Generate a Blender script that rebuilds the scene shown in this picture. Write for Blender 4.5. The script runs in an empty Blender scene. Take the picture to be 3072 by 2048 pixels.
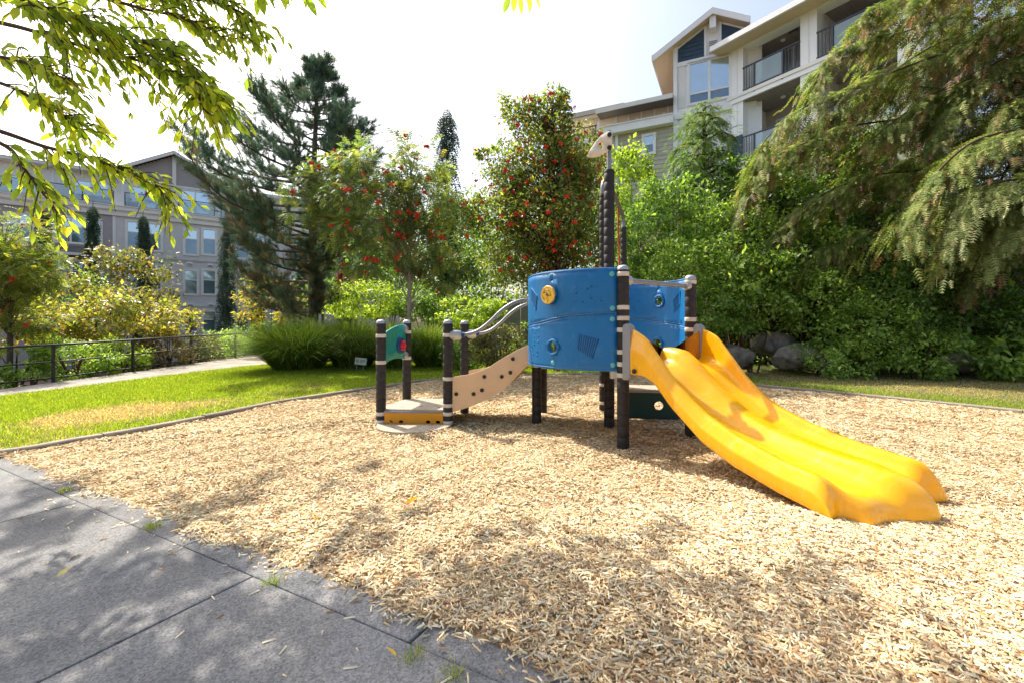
import bpy, math, random
import numpy as np
from mathutils import Vector, Matrix
from mathutils.geometry import delaunay_2d_cdt

rng = np.random.default_rng(7)
random.seed(7)
R = math.radians
scene = bpy.context.scene
COL = scene.collection

# ------------------------------------------------------------------ camera, sky, sun, exposure
CAM_H, FPX, CX, HY = 1.3, 1365.0, 1536.0, 980.0      # eye height; focal length, centre and horizon in photo pixels
cam_d = bpy.data.cameras.new('camera')
cam = bpy.data.objects.new('camera', cam_d)
COL.objects.link(cam)
cam.location = (0, 0, CAM_H)
cam.rotation_euler = (R(90), 0, 0)
cam_d.sensor_width = 36.0
cam_d.lens = 36.0 * FPX / 3072.0
cam_d.shift_y = (HY - 1024.0) / 3072.0
cam_d.clip_end = 2000
cam_d.clip_start = 0.05
scene.camera = cam

SUN = Vector((-0.58, 0.60, 1.0)).normalized()          # towards the sun: left, behind the playground
sun_el = math.asin(SUN.z)
sun_az = math.atan2(SUN.x, SUN.y)
world = bpy.data.worlds.new('World')
scene.world = world
world.use_nodes = True
wn = world.node_tree
sky = wn.nodes.new('ShaderNodeTexSky')
sky.sky_type = 'NISHITA'
sky.sun_disc = False
sky.sun_elevation = sun_el
sky.sun_rotation = sun_az
sky.altitude = 50
sky.air_density = 1.0
sky.dust_density = 5.0
sky.ozone_density = 1.0
bg = wn.nodes['Background']
bg.inputs['Strength'].default_value = 0.15
hsv = wn.nodes.new('ShaderNodeHueSaturation')
hsv.inputs['Saturation'].default_value = 0.85         # thin high haze: the whole sky is paler than clear air
wn.links.new(sky.outputs['Color'], hsv.inputs['Color'])
wn.links.new(hsv.outputs['Color'], bg.inputs['Color'])

sl = bpy.data.lights.new('sun', 'SUN')
sl.energy = 4.0
sl.angle = R(0.55)
sl.color = (1.0, 0.93, 0.82)
so = bpy.data.objects.new('sun', sl)
COL.objects.link(so)
so.rotation_euler = SUN.to_track_quat('Z', 'Y').to_euler()
so.location = (-20, 20, 40)

vs = scene.view_settings
vs.view_transform = 'Standard'
vs.look = 'None'
vs.gamma = 1.0
vs.exposure = 0.9
vs.use_curve_mapping = False
cy = scene.cycles
cy.max_bounces = 7
cy.diffuse_bounces = 3
cy.glossy_bounces = 3
cy.transmission_bounces = 5
cy.transparent_max_bounces = 8
cy.sample_clamp_indirect = 6.0
cy.caustics_reflective = False
cy.caustics_refractive = False


# ------------------------------------------------------------------ helpers
def lin(c):
    c = np.asarray(c, dtype=float) / 255.0
    return np.where(c <= 0.04045, c / 12.92, ((c + 0.055) / 1.055) ** 2.4)


def at(x, y, D):
    """photo pixel (3072 wide) at depth D -> world point"""
    return Vector(((x - CX) / FPX * D, D, CAM_H - (y - HY) / FPX * D))


DS = 3072.0 / 2352.0


def atd(x, y, D):
    return at(x * DS, y * DS, D)


def gnd(x, y, z=0.0):
    D = (CAM_H - z) * FPX / (y - HY)
    return ((x - CX) / FPX * D, D)


def tag(o, label=None, cat=None, group=None, kind=None):
    if label: o['label'] = label
    if cat: o['category'] = cat
    if group: o['group'] = group
    if kind: o['kind'] = kind
    return o


def empty(name, loc, label=None, cat=None, group=None, rz=0.0, kind=None):
    o = bpy.data.objects.new(name, None)
    COL.objects.link(o)
    o.location = loc
    o.rotation_euler = (0, 0, rz)
    o.empty_display_size = 0.2
    return tag(o, label, cat, group, kind)


def put(name, mesh, parent=None, loc=None):
    o = bpy.data.objects.new(name, mesh)
    COL.objects.link(o)
    if parent is not None: o.parent = parent
    if loc is not None: o.location = loc
    return o


def fast_mesh(name, verts, faces, mat, cols=None, smooth=False):
    """verts (n,3), faces (m,k) uniform arrays; cols per vertex (n,3)"""
    verts = np.ascontiguousarray(verts, dtype=np.float32)
    faces = np.ascontiguousarray(faces, dtype=np.int32)
    me = bpy.data.meshes.new(name)
    n, (m, k) = len(verts), faces.shape
    me.vertices.add(n)
    me.vertices.foreach_set('co', verts.ravel())
    me.loops.add(m * k)
    me.loops.foreach_set('vertex_index', faces.ravel())
    me.polygons.add(m)
    me.polygons.foreach_set('loop_start', np.arange(0, m * k, k, dtype=np.int32))
    me.polygons.foreach_set('loop_total', np.full(m, k, dtype=np.int32))
    if smooth: me.polygons.foreach_set('use_smooth', np.ones(m, dtype=bool))
    me.update(calc_edges=True)
    if cols is not None:
        a = me.color_attributes.new('Col', 'FLOAT_COLOR', 'POINT')
        c = np.ones((n, 4), dtype=np.float32)
        c[:, :3] = cols
        a.data.foreach_set('color', c.ravel())
    if mat is not None: me.materials.append(mat)
    return me


class MB:
    """collects shapes and links them as one mesh object"""
    def __init__(s): s.v, s.f = [], []

    def add(s, v, f):
        b = len(s.v)
        s.v += [tuple(p) for p in v]
        s.f += [tuple(i + b for i in q) for q in f]
        return s

    def box(s, x0, x1, y0, y1, z0, z1):
        v = [(x, y, z) for z in (z0, z1) for y in (y0, y1) for x in (x0, x1)]
        return s.add(v, [(0, 2, 3, 1), (4, 5, 7, 6), (0, 1, 5, 4), (2, 6, 7, 3), (0, 4, 6, 2), (1, 3, 7, 5)])

    def cbox(s, x0, x1, y0, y1, z0, z1, c=0.01):
        """box with chamfered vertical (local z) front edges and top"""
        v = []
        for z, i in ((z0, 0), (z1 - c, 0), (z1, c)):
            v += [(x0 + c + i, y0 + i, z), (x1 - c - i, y0 + i, z), (x1 - i, y0 + c + i, z), (x1 - i, y1 - c - i, z),
                  (x1 - c - i, y1 - i, z), (x0 + c + i, y1 - i, z), (x0 + i, y1 - c - i, z), (x0 + i, y0 + c + i, z)]
        f = [tuple(range(7, -1, -1)), tuple(range(16, 24))]
        for l in (0, 8):
            f += [(l + k, l + (k + 1) % 8, l + 8 + (k + 1) % 8, l + 8 + k) for k in range(8)]
        return s.add(v, f)

    def prism(s, poly, y0, y1):
        """polygon in (x,z), extruded along y"""
        n = len(poly)
        v = [(p[0], y0, p[1]) for p in poly] + [(p[0], y1, p[1]) for p in poly]
        f = [tuple(range(n)), tuple(range(2 * n - 1, n - 1, -1))]
        f += [(i, n + i, n + (i + 1) % n, (i + 1) % n) for i in range(n)]
        return s.add(v, f)

    def slab(s, poly, z0, z1):
        """polygon in (x,y), extruded along z"""
        n = len(poly)
        v = [(p[0], p[1], z0) for p in poly] + [(p[0], p[1], z1) for p in poly]
        f = [tuple(range(n - 1, -1, -1)), tuple(range(n, 2 * n))]
        f += [(i, (i + 1) % n, n + (i + 1) % n, n + i) for i in range(n)]
        return s.add(v, f)

    def lathe(s, prof, c=(0, 0, 0), n=20, axis=None):
        """profile [(r,z)], closed at r=0 ends"""
        M = Matrix.Identity(3)
        if axis is not None: M = Vector(axis).normalized().to_track_quat('Z', 'Y').to_matrix()
        c = Vector(c)
        v, f = [], []
        for r, z in prof:
            for k in range(n):
                a = 2 * math.pi * k / n
                v.append(M @ Vector((r * math.cos(a), r * math.sin(a), z)) + c)
        for i in range(len(prof) - 1):
            for k in range(n):
                f.append((i * n + k, i * n + (k + 1) % n, (i + 1) * n + (k + 1) % n, (i + 1) * n + k))
        f.append(tuple(range(n - 1, -1, -1)))
        f.append(tuple(range((len(prof) - 1) * n, len(prof) * n)))
        return s.add(v, f)

    def tube(s, pts, r, n=8, r1=None):
        pts = [Vector(p) for p in pts]
        m = len(pts)
        v, f = [], []
        up = Vector((0, 0, 1))
        for i, p in enumerate(pts):
            d = (pts[min(i + 1, m - 1)] - pts[max(i - 1, 0)]).normalized()
            u = up if abs(d.z) < 0.9 else Vector((1, 0, 0))
            a = d.cross(u).normalized()
            b = a.cross(d).normalized()
            rr = r if r1 is None else r + (r1 - r) * i / max(m - 1, 1)
            for k in range(n):
                t = 2 * math.pi * k / n
                v.append(p + (a * math.cos(t) + b * math.sin(t)) * rr)
        for i in range(m - 1):
            for k in range(n):
                f.append((i * n + k, i * n + (k + 1) % n, (i + 1) * n + (k + 1) % n, (i + 1) * n + k))
        f.append(tuple(range(n - 1, -1, -1)))
        f.append(tuple(range((m - 1) * n, m * n)))
        return s.add(v, f)

    def build(s, name, mat, parent=None, smooth=False, bevel=None):
        me = bpy.data.meshes.new(name)
        me.from_pydata(s.v, [], s.f)
        me.update()
        me.materials.append(mat)
        o = put(name, me, parent)
        if smooth:
            me.polygons.foreach_set('use_smooth', np.ones(len(me.polygons), dtype=bool))
            try: me.set_sharp_from_angle(angle=R(40))
            except Exception: pass
        if bevel:
            b = o.modifiers.new('bevel', 'BEVEL')
            b.width = bevel
            b.segments = 2
            b.limit_method = 'ANGLE'
        return o


def smooth_path(pts, n=8):
    """Catmull-Rom through the points"""
    P = [Vector(p) for p in pts]
    P = [P[0] * 2 - P[1]] + P + [P[-1] * 2 - P[-2]]
    out = []
    for i in range(1, len(P) - 2):
        for k in range(n):
            t = k / n
            a, b, c, d = P[i - 1], P[i], P[i + 1], P[i + 2]
            out.append(0.5 * ((2 * b) + (c - a) * t + (2 * a - 5 * b + 4 * c - d) * t * t + (3 * b - a - 3 * c + d) * t ** 3))
    out.append(P[-2])
    return out


def in_poly(px, py, poly):
    px, py = np.asarray(px), np.asarray(py)
    ins = np.zeros(px.shape, dtype=bool)
    n = len(poly)
    for i in range(n):
        x0, y0 = poly[i][0], poly[i][1]
        x1, y1 = poly[(i + 1) % n][0], poly[(i + 1) % n][1]
        if y0 == y1: continue
        c = ((y0 > py) != (y1 > py)) & (px < (x1 - x0) * (py - y0) / (y1 - y0) + x0)
        ins ^= c
    return ins


def circle(cx, cy_, r, n=20, ry=None):
    ry = r if ry is None else ry
    return [(cx + r * math.cos(2 * math.pi * k / n), cy_ + ry * math.sin(2 * math.pi * k / n)) for k in range(n)]


def panel2d(outline, holes=(), step=None):
    """triangulated panel with holes -> verts2d, faces"""
    vs_, es = [], []
    for loop in [outline] + list(holes):
        b = len(vs_)
        vs_ += [Vector((p[0], p[1])) for p in loop]
        es += [(b + i, b + (i + 1) % len(loop)) for i in range(len(loop))]
    if step:
        xs = [p[0] for p in outline]; ys = [p[1] for p in outline]
        x = min(xs) + step * 0.5
        while x < max(xs):
            y = min(ys) + step * 0.5
            while y < max(ys):
                ok = in_poly([x], [y], outline)[0] and not any(in_poly([x], [y], h)[0] for h in holes)
                if ok: vs_.append(Vector((x, y)))
                y += step
            x += step
    v, e, f, *_ = delaunay_2d_cdt(vs_, es, [], 0, 1e-5)
    keep = []
    for t in f:
        cx = sum(v[i].x for i in t) / 3; cyy = sum(v[i].y for i in t) / 3
        if in_poly([cx], [cyy], outline)[0] and not any(in_poly([cx], [cyy], h)[0] for h in holes): keep.append(tuple(t))
    return [(p.x, p.y) for p in v], keep


def panel(name, outline, holes, fn, mat, parent, thick=0.02, step=None, off=0, smooth=True):
    v, f = panel2d(outline, holes, step)
    me = bpy.data.meshes.new(name)
    me.from_pydata([fn(*p) for p in v], [], f)
    me.update()
    me.materials.append(mat)
    if smooth: me.polygons.foreach_set('use_smooth', np.ones(len(me.polygons), dtype=bool))
    o = put(name, me, parent)
    s = o.modifiers.new('thickness', 'SOLIDIFY')
    s.thickness = thick
    s.offset = off
    if smooth:
        try: me.set_sharp_from_angle(angle=R(40))
        except Exception: pass
    return o


# ------------------------------------------------------------------ materials
MATS = {}


def nodes(name):
    m = bpy.data.materials.new(name)
    m.use_nodes = True
    nt = m.node_tree
    return m, nt, nt.nodes['Principled BSDF']


def pmat(name, c, rough=0.6, metal=0.0, spec=0.5, var=0.0, vscale=6.0, bump=0.0, bscale=60.0, c2=None, coat=0.0, stretch=None):
    m, nt, b = nodes(name)
    c = lin(c)
    b.inputs['Roughness'].default_value = rough
    b.inputs['Metallic'].default_value = metal
    b.inputs['Specular IOR Level'].default_value = spec
    b.inputs['Coat Weight'].default_value = coat
    b.inputs['Base Color'].default_value = (*c, 1)
    tc = nt.nodes.new('ShaderNodeTexCoord')
    src = tc.outputs['Object']
    if stretch:
        mp = nt.nodes.new('ShaderNodeMapping')
        mp.inputs['Scale'].default_value = stretch
        nt.links.new(src, mp.inputs['Vector'])
        src = mp.outputs['Vector']
    if var > 0 or c2 is not None:
        n = nt.nodes.new('ShaderNodeTexNoise')
        n.inputs['Scale'].default_value = vscale
        n.inputs['Detail'].default_value = 6
        n.inputs['Roughness'].default_value = 0.65
        nt.links.new(src, n.inputs['Vector'])
        r = nt.nodes.new('ShaderNodeValToRGB')
        d = lin(c2) if c2 is not None else c * (1 - var)
        e = c if c2 is not None else np.minimum(c * (1 + var), 1)
        r.color_ramp.elements[0].position = 0.3
        r.color_ramp.elements[1].position = 0.7
        r.color_ramp.elements[0].color = (*d, 1)
        r.color_ramp.elements[1].color = (*e, 1)
        nt.links.new(n.outputs['Fac'], r.inputs['Fac'])
        nt.links.new(r.outputs['Color'], b.inputs['Base Color'])
    if bump > 0:
        n2 = nt.nodes.new('ShaderNodeTexNoise')
        n2.inputs['Scale'].default_value = bscale
        n2.inputs['Detail'].default_value = 4
        nt.links.new(src, n2.inputs['Vector'])
        bp = nt.nodes.new('ShaderNodeBump')
        bp.inputs['Strength'].default_value = bump
        bp.inputs['Distance'].default_value = 0.01
        nt.links.new(n2.outputs['Fac'], bp.inputs['Height'])
        nt.links.new(bp.outputs['Normal'], b.inputs['Normal'])
    return m


def colmat(name, rough=0.6, trans=0.0, spec=0.3, gain=1.0, tint=(1.4, 1.42, 0.55)):
    """vertex-coloured surface, optionally translucent (leaves)"""
    m, nt, b = nodes(name)
    at_ = nt.nodes.new('ShaderNodeAttribute')
    at_.attribute_name = 'Col'
    nt.links.new(at_.outputs['Color'], b.inputs['Base Color'])
    b.inputs['Roughness'].default_value = rough
    b.inputs['Specular IOR Level'].default_value = spec
    if trans > 0:
        tr = nt.nodes.new('ShaderNodeBsdfTranslucent')
        mu = nt.nodes.new('ShaderNodeMix')
        mu.data_type = 'RGBA'
        mu.blend_type = 'MULTIPLY'
        mu.inputs[0].default_value = 1.0
        mu.inputs[7].default_value = (tint[0] * gain, tint[1] * gain, tint[2] * gain, 1)
        nt.links.new(at_.outputs['Color'], mu.inputs[6])
        nt.links.new(mu.outputs[2], tr.inputs['Color'])
        mx = nt.nodes.new('ShaderNodeMixShader')
        mx.inputs[0].default_value = trans
        nt.links.new(b.outputs[0], mx.inputs[1])
        nt.links.new(tr.outputs[0], mx.inputs[2])
        nt.links.new(mx.outputs[0], nt.nodes['Material Output'].inputs['Surface'])
    return m


def glassmat(name, tint, clear=0.6):
    m, nt, b = nodes(name)
    b.inputs['Base Color'].default_value = (*lin(tint), 1)
    b.inputs['Roughness'].default_value = 0.04
    b.inputs['Specular IOR Level'].default_value = 0.9
    t = nt.nodes.new('ShaderNodeBsdfTransparent')
    t.inputs['Color'].default_value = (0.85, 0.93, 0.95, 1)
    mx = nt.nodes.new('ShaderNodeMixShader')
    mx.inputs[0].default_value = clear
    nt.links.new(b.outputs[0], mx.inputs[1])
    nt.links.new(t.outputs[0], mx.inputs[2])
    nt.links.new(mx.outputs[0], nt.nodes['Material Output'].inputs['Surface'])
    return m


M_LEAF = colmat('leaf', 0.42, 0.48, 0.5, 1.35, (1.22, 1.35, 0.6))
M_CHERRY = colmat('cherry_leaf', 0.45, 0.58, 0.4, 2.0)
M_NEEDLE = colmat('needle', 0.55, 0.35, 0.3, 1.15, (1.15, 1.3, 0.7))
M_PINE = colmat('pine_needle', 0.6, 0.25, 0.25, 1.0, (1.0, 1.15, 0.95))
M_GRASS = colmat('grass_blade', 0.55, 0.5, 0.3, 1.2)
M_CHIP = colmat('wood_chip', 0.85, 0.0, 0.15)
M_BARK = pmat('bark', (92, 80, 70), 0.9, var=0.35, vscale=9, bump=0.8, bscale=25, stretch=(1, 1, 0.25))
M_BARK_PALE = pmat('pale_bark', (150, 140, 124), 0.85, var=0.3, vscale=8, bump=0.4, bscale=30)
M_TWIG = pmat('twig', (84, 62, 48), 0.85, var=0.3)
M_BERRY = pmat('berry', (226, 48, 30), 0.35, var=0.3, vscale=20)
M_BLUE = pmat('blue_plastic', (8, 106, 168), 0.38, var=0.10, vscale=3, bump=0.25, bscale=160)
M_BLUE_D = pmat('deep_blue_plastic', (10, 58, 112), 0.5)
M_YEL = pmat('yellow_plastic', (252, 178, 4), 0.26, var=0.07, vscale=2.5, bump=0.04, bscale=40, coat=0.3)


def wear(m, amount, tone, scale):
    """dusty scuffs: streaky noise mixes a paler tone in and roughens the plastic"""
    nt = m.node_tree
    b = nt.nodes['Principled BSDF']
    src = b.inputs['Base Color'].links[0].from_socket
    tc = nt.nodes.new('ShaderNodeTexCoord')
    mp = nt.nodes.new('ShaderNodeMapping')
    mp.inputs['Rotation'].default_value = (0, 0, R(-62))
    mp.inputs['Scale'].default_value = (1.2, 9, 3)
    n = nt.nodes.new('ShaderNodeTexNoise')
    n.inputs['Scale'].default_value = scale
    n.inputs['Detail'].default_value = 9
    n.inputs['Roughness'].default_value = 0.75
    nt.links.new(tc.outputs['Object'], mp.inputs['Vector']); nt.links.new(mp.outputs['Vector'], n.inputs['Vector'])
    r = nt.nodes.new('ShaderNodeValToRGB')
    r.color_ramp.elements[0].position = 0.52; r.color_ramp.elements[1].position = 0.78
    r.color_ramp.elements[0].color = (0, 0, 0, 1); r.color_ramp.elements[1].color = (amount,) * 3 + (1,)
    nt.links.new(n.outputs['Fac'], r.inputs['Fac'])
    mx = nt.nodes.new('ShaderNodeMix'); mx.data_type = 'RGBA'
    nt.links.new(r.outputs['Color'], mx.inputs[0]); nt.links.new(src, mx.inputs[6])
    mx.inputs[7].default_value = (*lin(tone), 1)
    nt.links.new(mx.outputs[2], b.inputs['Base Color'])
    ma = nt.nodes.new('ShaderNodeMath'); ma.operation = 'MULTIPLY_ADD'
    nt.links.new(r.outputs['Color'], ma.inputs[0]); ma.inputs[1].default_value = 0.6; ma.inputs[2].default_value = b.inputs['Roughness'].default_value
    nt.links.new(ma.outputs[0], b.inputs['Roughness'])


wear(M_YEL, 0.28, (252, 216, 140), 2.2)
wear(M_BLUE, 0.22, (120, 170, 206), 3.0)
M_DISC = pmat('yellow_disc_plastic', (238, 186, 52), 0.45, var=0.06)
M_ORANGE = pmat('orange_panel', (222, 150, 22), 0.5, var=0.08, vscale=5)
M_TAN = pmat('tan_panel', (222, 186, 146), 0.55, var=0.05, vscale=4, bump=0.08, bscale=120)
M_CREAM = pmat('cream_panel', (232, 220, 198), 0.5, var=0.04)
M_TEAL = pmat('teal_panel', (18, 138, 122), 0.45, var=0.07, vscale=4)
M_GREEN_P = pmat('dark_green_panel', (22, 62, 56), 0.5, var=0.1)
M_DECKP = pmat('deck_board', (172, 158, 140), 0.8, var=0.1, vscale=14, bump=0.3, bscale=200)
M_POST = pmat('black_rubber', (36, 31, 30), 0.62, var=0.18, vscale=7, bump=0.2, bscale=120)
M_BAND = pmat('white_band', (206, 196, 182), 0.5, var=0.08)
M_CAP = pmat('silver_cap', (176, 176, 176), 0.35, metal=0.6, var=0.08)
M_STEEL = pmat('grey_steel', (138, 140, 144), 0.42, metal=0.55, var=0.12, vscale=9)
M_GREYP = pmat('grey_plastic', (142, 142, 146), 0.5, var=0.06)
M_BOLT = pmat('mint_bolt_cap', (92, 176, 178), 0.4)
M_KNOB = pmat('dark_bolt', (32, 26, 24), 0.45)
M_RED = pmat('red_knob', (206, 40, 52), 0.4)
M_ROPE = pmat('red_rope', (176, 62, 40), 0.8)
M_IRON = pmat('black_iron', (30, 28, 28), 0.45, var=0.2)
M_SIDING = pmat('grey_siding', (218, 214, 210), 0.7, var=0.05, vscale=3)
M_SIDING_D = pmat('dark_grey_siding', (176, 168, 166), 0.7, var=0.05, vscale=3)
M_BEIGE = pmat('beige_siding', (196, 190, 172), 0.7, var=0.05, vscale=3)
M_TRIM = pmat('white_trim', (238, 235, 228), 0.6, var=0.03, vscale=2)
M_TRIM_W = pmat('bright_trim', (247, 247, 246), 0.55, var=0.03, vscale=2)
M_SHINGLE = pmat('blue_shingle', (62, 82, 102), 0.75, var=0.16, vscale=5)
M_ROOF = pmat('roof_shingle', (112, 106, 102), 0.85, var=0.25, vscale=18)
M_SOFFIT = pmat('soffit', (226, 204, 176), 0.7, var=0.04)
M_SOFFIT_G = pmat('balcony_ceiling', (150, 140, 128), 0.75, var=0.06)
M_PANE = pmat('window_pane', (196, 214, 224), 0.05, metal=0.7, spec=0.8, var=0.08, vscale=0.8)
M_PANE_D = pmat('dim_reflection_pane', (120, 138, 152), 0.05, metal=0.55, spec=0.8, var=0.25, vscale=0.9)  # lower panes: weaker sky reflection put into the colour as a darker tone
M_BLIND = pmat('blind', (176, 186, 196), 0.5)
M_GLASS = glassmat('balcony_glass', (196, 214, 222), 0.62)
M_RAILD = pmat('dark_rail', (58, 62, 72), 0.45)
M_CONC_W = pmat('grey_concrete', (150, 148, 148), 0.85, var=0.12, vscale=2, bump=0.2, bscale=20)
M_BOULDER = pmat('boulder', (158, 148, 140), 0.92, var=0.35, vscale=4.5, bump=1.0, bscale=9, c2=(84, 78, 74))
M_SIGN = pmat('sign_board', (206, 206, 202), 0.5)
M_INK = pmat('sign_ink', (44, 46, 50), 0.6)
M_SOIL = pmat('soil', (84, 66, 50), 0.95, var=0.35, vscale=5, bump=0.5, bscale=30)


def concrete_mat(name, c_hi, c_lo, speck=0.5):
    m, nt, b = nodes(name)
    b.inputs['Roughness'].default_value = 0.9
    b.inputs['Specular IOR Level'].default_value = 0.2
    tc = nt.nodes.new('ShaderNodeTexCoord')
    big = nt.nodes.new('ShaderNodeTexNoise'); big.inputs['Scale'].default_value = 1.7; big.inputs['Detail'].default_value = 7
    vor = nt.nodes.new('ShaderNodeTexVoronoi'); vor.inputs['Scale'].default_value = 130
    fine = nt.nodes.new('ShaderNodeTexNoise'); fine.inputs['Scale'].default_value = 260; fine.inputs['Detail'].default_value = 3
    for n in (big, vor, fine): nt.links.new(tc.outputs['Object'], n.inputs['Vector'])
    r1 = nt.nodes.new('ShaderNodeValToRGB')
    r1.color_ramp.elements[0].position = 0.32; r1.color_ramp.elements[1].position = 0.68
    r1.color_ramp.elements[0].color = (*lin(c_lo), 1); r1.color_ramp.elements[1].color = (*lin(c_hi), 1)
    nt.links.new(big.outputs['Fac'], r1.inputs['Fac'])
    r2 = nt.nodes.new('ShaderNodeValToRGB')
    r2.color_ramp.elements[0].color = (0.45, 0.43, 0.41, 1); r2.color_ramp.elements[1].color = (1.35, 1.33, 1.3, 1)
    nt.links.new(vor.outputs['Color'], r2.inputs['Fac'])
    mu = nt.nodes.new('ShaderNodeMix'); mu.data_type = 'RGBA'; mu.blend_type = 'MULTIPLY'; mu.inputs[0].default_value = speck
    nt.links.new(r1.outputs['Color'], mu.inputs[6]); nt.links.new(r2.outputs['Color'], mu.inputs[7])
    oi = nt.nodes.new('ShaderNodeObjectInfo')
    rm = nt.nodes.new('ShaderNodeMapRange'); rm.inputs[3].default_value = 0.88; rm.inputs[4].default_value = 1.1
    nt.links.new(oi.outputs['Random'], rm.inputs[0])
    st = nt.nodes.new('ShaderNodeTexNoise'); st.inputs['Scale'].default_value = 0.9; st.inputs['Detail'].default_value = 10; st.inputs['Distortion'].default_value = 1.4
    nt.links.new(tc.outputs['Object'], st.inputs['Vector'])
    rs = nt.nodes.new('ShaderNodeMapRange'); rs.inputs[1].default_value = 0.35; rs.inputs[2].default_value = 0.6; rs.inputs[3].default_value = 0.8; rs.inputs[4].default_value = 1.05
    nt.links.new(st.outputs['Fac'], rs.inputs[0])
    mm = nt.nodes.new('ShaderNodeMath'); mm.operation = 'MULTIPLY'
    nt.links.new(rm.outputs[0], mm.inputs[0]); nt.links.new(rs.outputs[0], mm.inputs[1])
    vm = nt.nodes.new('ShaderNodeVectorMath'); vm.operation = 'SCALE'
    nt.links.new(mu.outputs[2], vm.inputs[0]); nt.links.new(mm.outputs[0], vm.inputs['Scale'])
    nt.links.new(vm.outputs[0], b.inputs['Base Color'])
    bp = nt.nodes.new('ShaderNodeBump'); bp.inputs['Strength'].default_value = 0.5; bp.inputs['Distance'].default_value = 0.006
    nt.links.new(fine.outputs['Fac'], bp.inputs['Height']); nt.links.new(bp.outputs['Normal'], b.inputs['Normal'])
    return m


M_CONC = concrete_mat('exposed_aggregate', (152, 151, 149), (114, 116, 120), 0.9)
M_PATH = concrete_mat('path_concrete', (176, 168, 156), (150, 142, 132), 0.3)
M_KERB = concrete_mat('kerb_board', (172, 160, 146), (140, 130, 120), 0.35)
M_MULCH_B = pmat('mulch_base', (208, 180, 140), 0.95, var=0.3, vscale=60, bump=1.0, bscale=160, c2=(164, 132, 98))
M_GROUND = pmat('ground_turf', (104, 112, 50), 0.95, var=0.3, vscale=4, c2=(74, 84, 36))


# ------------------------------------------------------------------ foliage helpers
def norm(a):
    return a / np.maximum(np.linalg.norm(a, axis=-1, keepdims=True), 1e-9)


def frames(d, up):
    """rotation matrices whose columns are (d, y, z) with z near up"""
    x = norm(d)
    z = up - (up * x).sum(-1, keepdims=True) * x
    bad = np.linalg.norm(z, axis=-1) < 1e-4
    z[bad] = np.array([1.0, 0.3, 0.1]) - (np.array([1.0, 0.3, 0.1]) * x[bad]).sum(-1, keepdims=True) * x[bad]
    z = norm(z)
    y = np.cross(z, x)
    return np.stack([x, y, z], axis=-1)


def rdir(n):
    return norm(rng.normal(size=(n, 3)))


def scatter(tv, tf, pos, rot, scale, col):
    n, k = len(pos), len(tv)
    sc = np.asarray(scale)
    if sc.ndim == 1: sc = sc[:, None]
    v = np.einsum('nij,kj->nki', rot, tv) * sc[:, :, None] if sc.shape[1] == 1 else np.einsum('nij,nkj->nki', rot, tv[None] * sc[:, None, :])
    v = v + pos[:, None, :]
    f = tf[None] + (np.arange(n) * k)[:, None, None]
    c = np.repeat(col, k, axis=0)
    return v.reshape(-1, 3), f.reshape(-1, tf.shape[1]), c


def join(parts):
    V, F, C, b = [], [], [], 0
    for v, f, c in parts:
        V.append(v); F.append(f + b); C.append(c); b += len(v)
    return np.concatenate(V), np.concatenate(F), np.concatenate(C)


T_LEAF = (np.array([(0, 0, 0), (0.45, 0.27, 0.07), (1, 0, -0.06), (0.45, -0.27, 0.07)], float), np.array([(0, 1, 2), (0, 2, 3)]))
_cv = [(0, 0, 0)]
for t, w, z in ((0.22, 0.14, 0.0), (0.5, 0.19, -0.03), (0.78, 0.13, -0.1)):
    _cv += [(t, w, z + 0.05), (t, 0, z), (t, -w, z + 0.05)]
_cv += [(1.03, 0, -0.2)]
T_CHERRY = (np.array(_cv, float), np.array([(0, 1, 2), (0, 2, 3), (1, 4, 2), (4, 5, 2), (2, 5, 3), (5, 6, 3), (4, 7, 5), (7, 8, 5), (5, 8, 6), (8, 9, 6),
                                            (7, 10, 8), (8, 10, 9)]))


def _pinnate(pairs=5, ll=0.3, w=0.075, droop=0.22):
    v, f = [], []
    def leaflet(b, d, L):
        d = np.array(d); s = np.cross((0, 0, 1), d); s = s / np.linalg.norm(s)
        i = len(v)
        v.extend([b + d * L * 0.12 + s * w + (0, 0, 0.02), b + d * L - (0, 0, 0.05), b + d * L * 0.12 - s * w + (0, 0, 0.02)])
        f.append((i, i + 1, i + 2))
    for k in range(pairs):
        t = 0.2 + 0.7 * k / (pairs - 1)
        b = np.array((t, 0, -droop * t * t))
        L = ll * (1.0 - 0.35 * abs(t - 0.5))
        for s in (-1, 1): leaflet(b, (0.45, 0.89 * s, 0), L)
    leaflet(np.array((0.9, 0, -droop * 0.81)), (0.98, 0, -0.2), ll * 0.8)
    return np.array(v), np.array(f)


T_ROWAN = _pinnate(4, 0.34, 0.085)
def _needle_spray(pairs=7, ll=0.34, w=0.06, droop=0.22):
    v, f = [], []
    for k in range(pairs):
        t = 0.08 + 0.84 * k / (pairs - 1)
        b = np.array((t, 0, -droop * t * t))
        L = ll * (1.05 - 0.6 * t)
        for s in (-1, 1):
            i = len(v)
            v.extend([b + (w, 0, 0), b - (w * 0.6, 0, 0), b + np.array((0.55, 0.83 * s, -0.1)) * L])
            f.append((i, i + 1, i + 2))
    i = len(v)
    v.extend([np.array((0.8, w * 0.7, -droop * 0.64)), np.array((0.8, -w * 0.7, -droop * 0.64)), np.array((1.12, 0, -droop * 1.2))])
    f.append((i, i + 1, i + 2))
    return np.array(v), np.array(f)


T_SPRAY = _needle_spray(5, 0.40, 0.085, 0.2)
T_SPRAY_S = _pinnate(4, 0.34, 0.07, 0.3)


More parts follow.
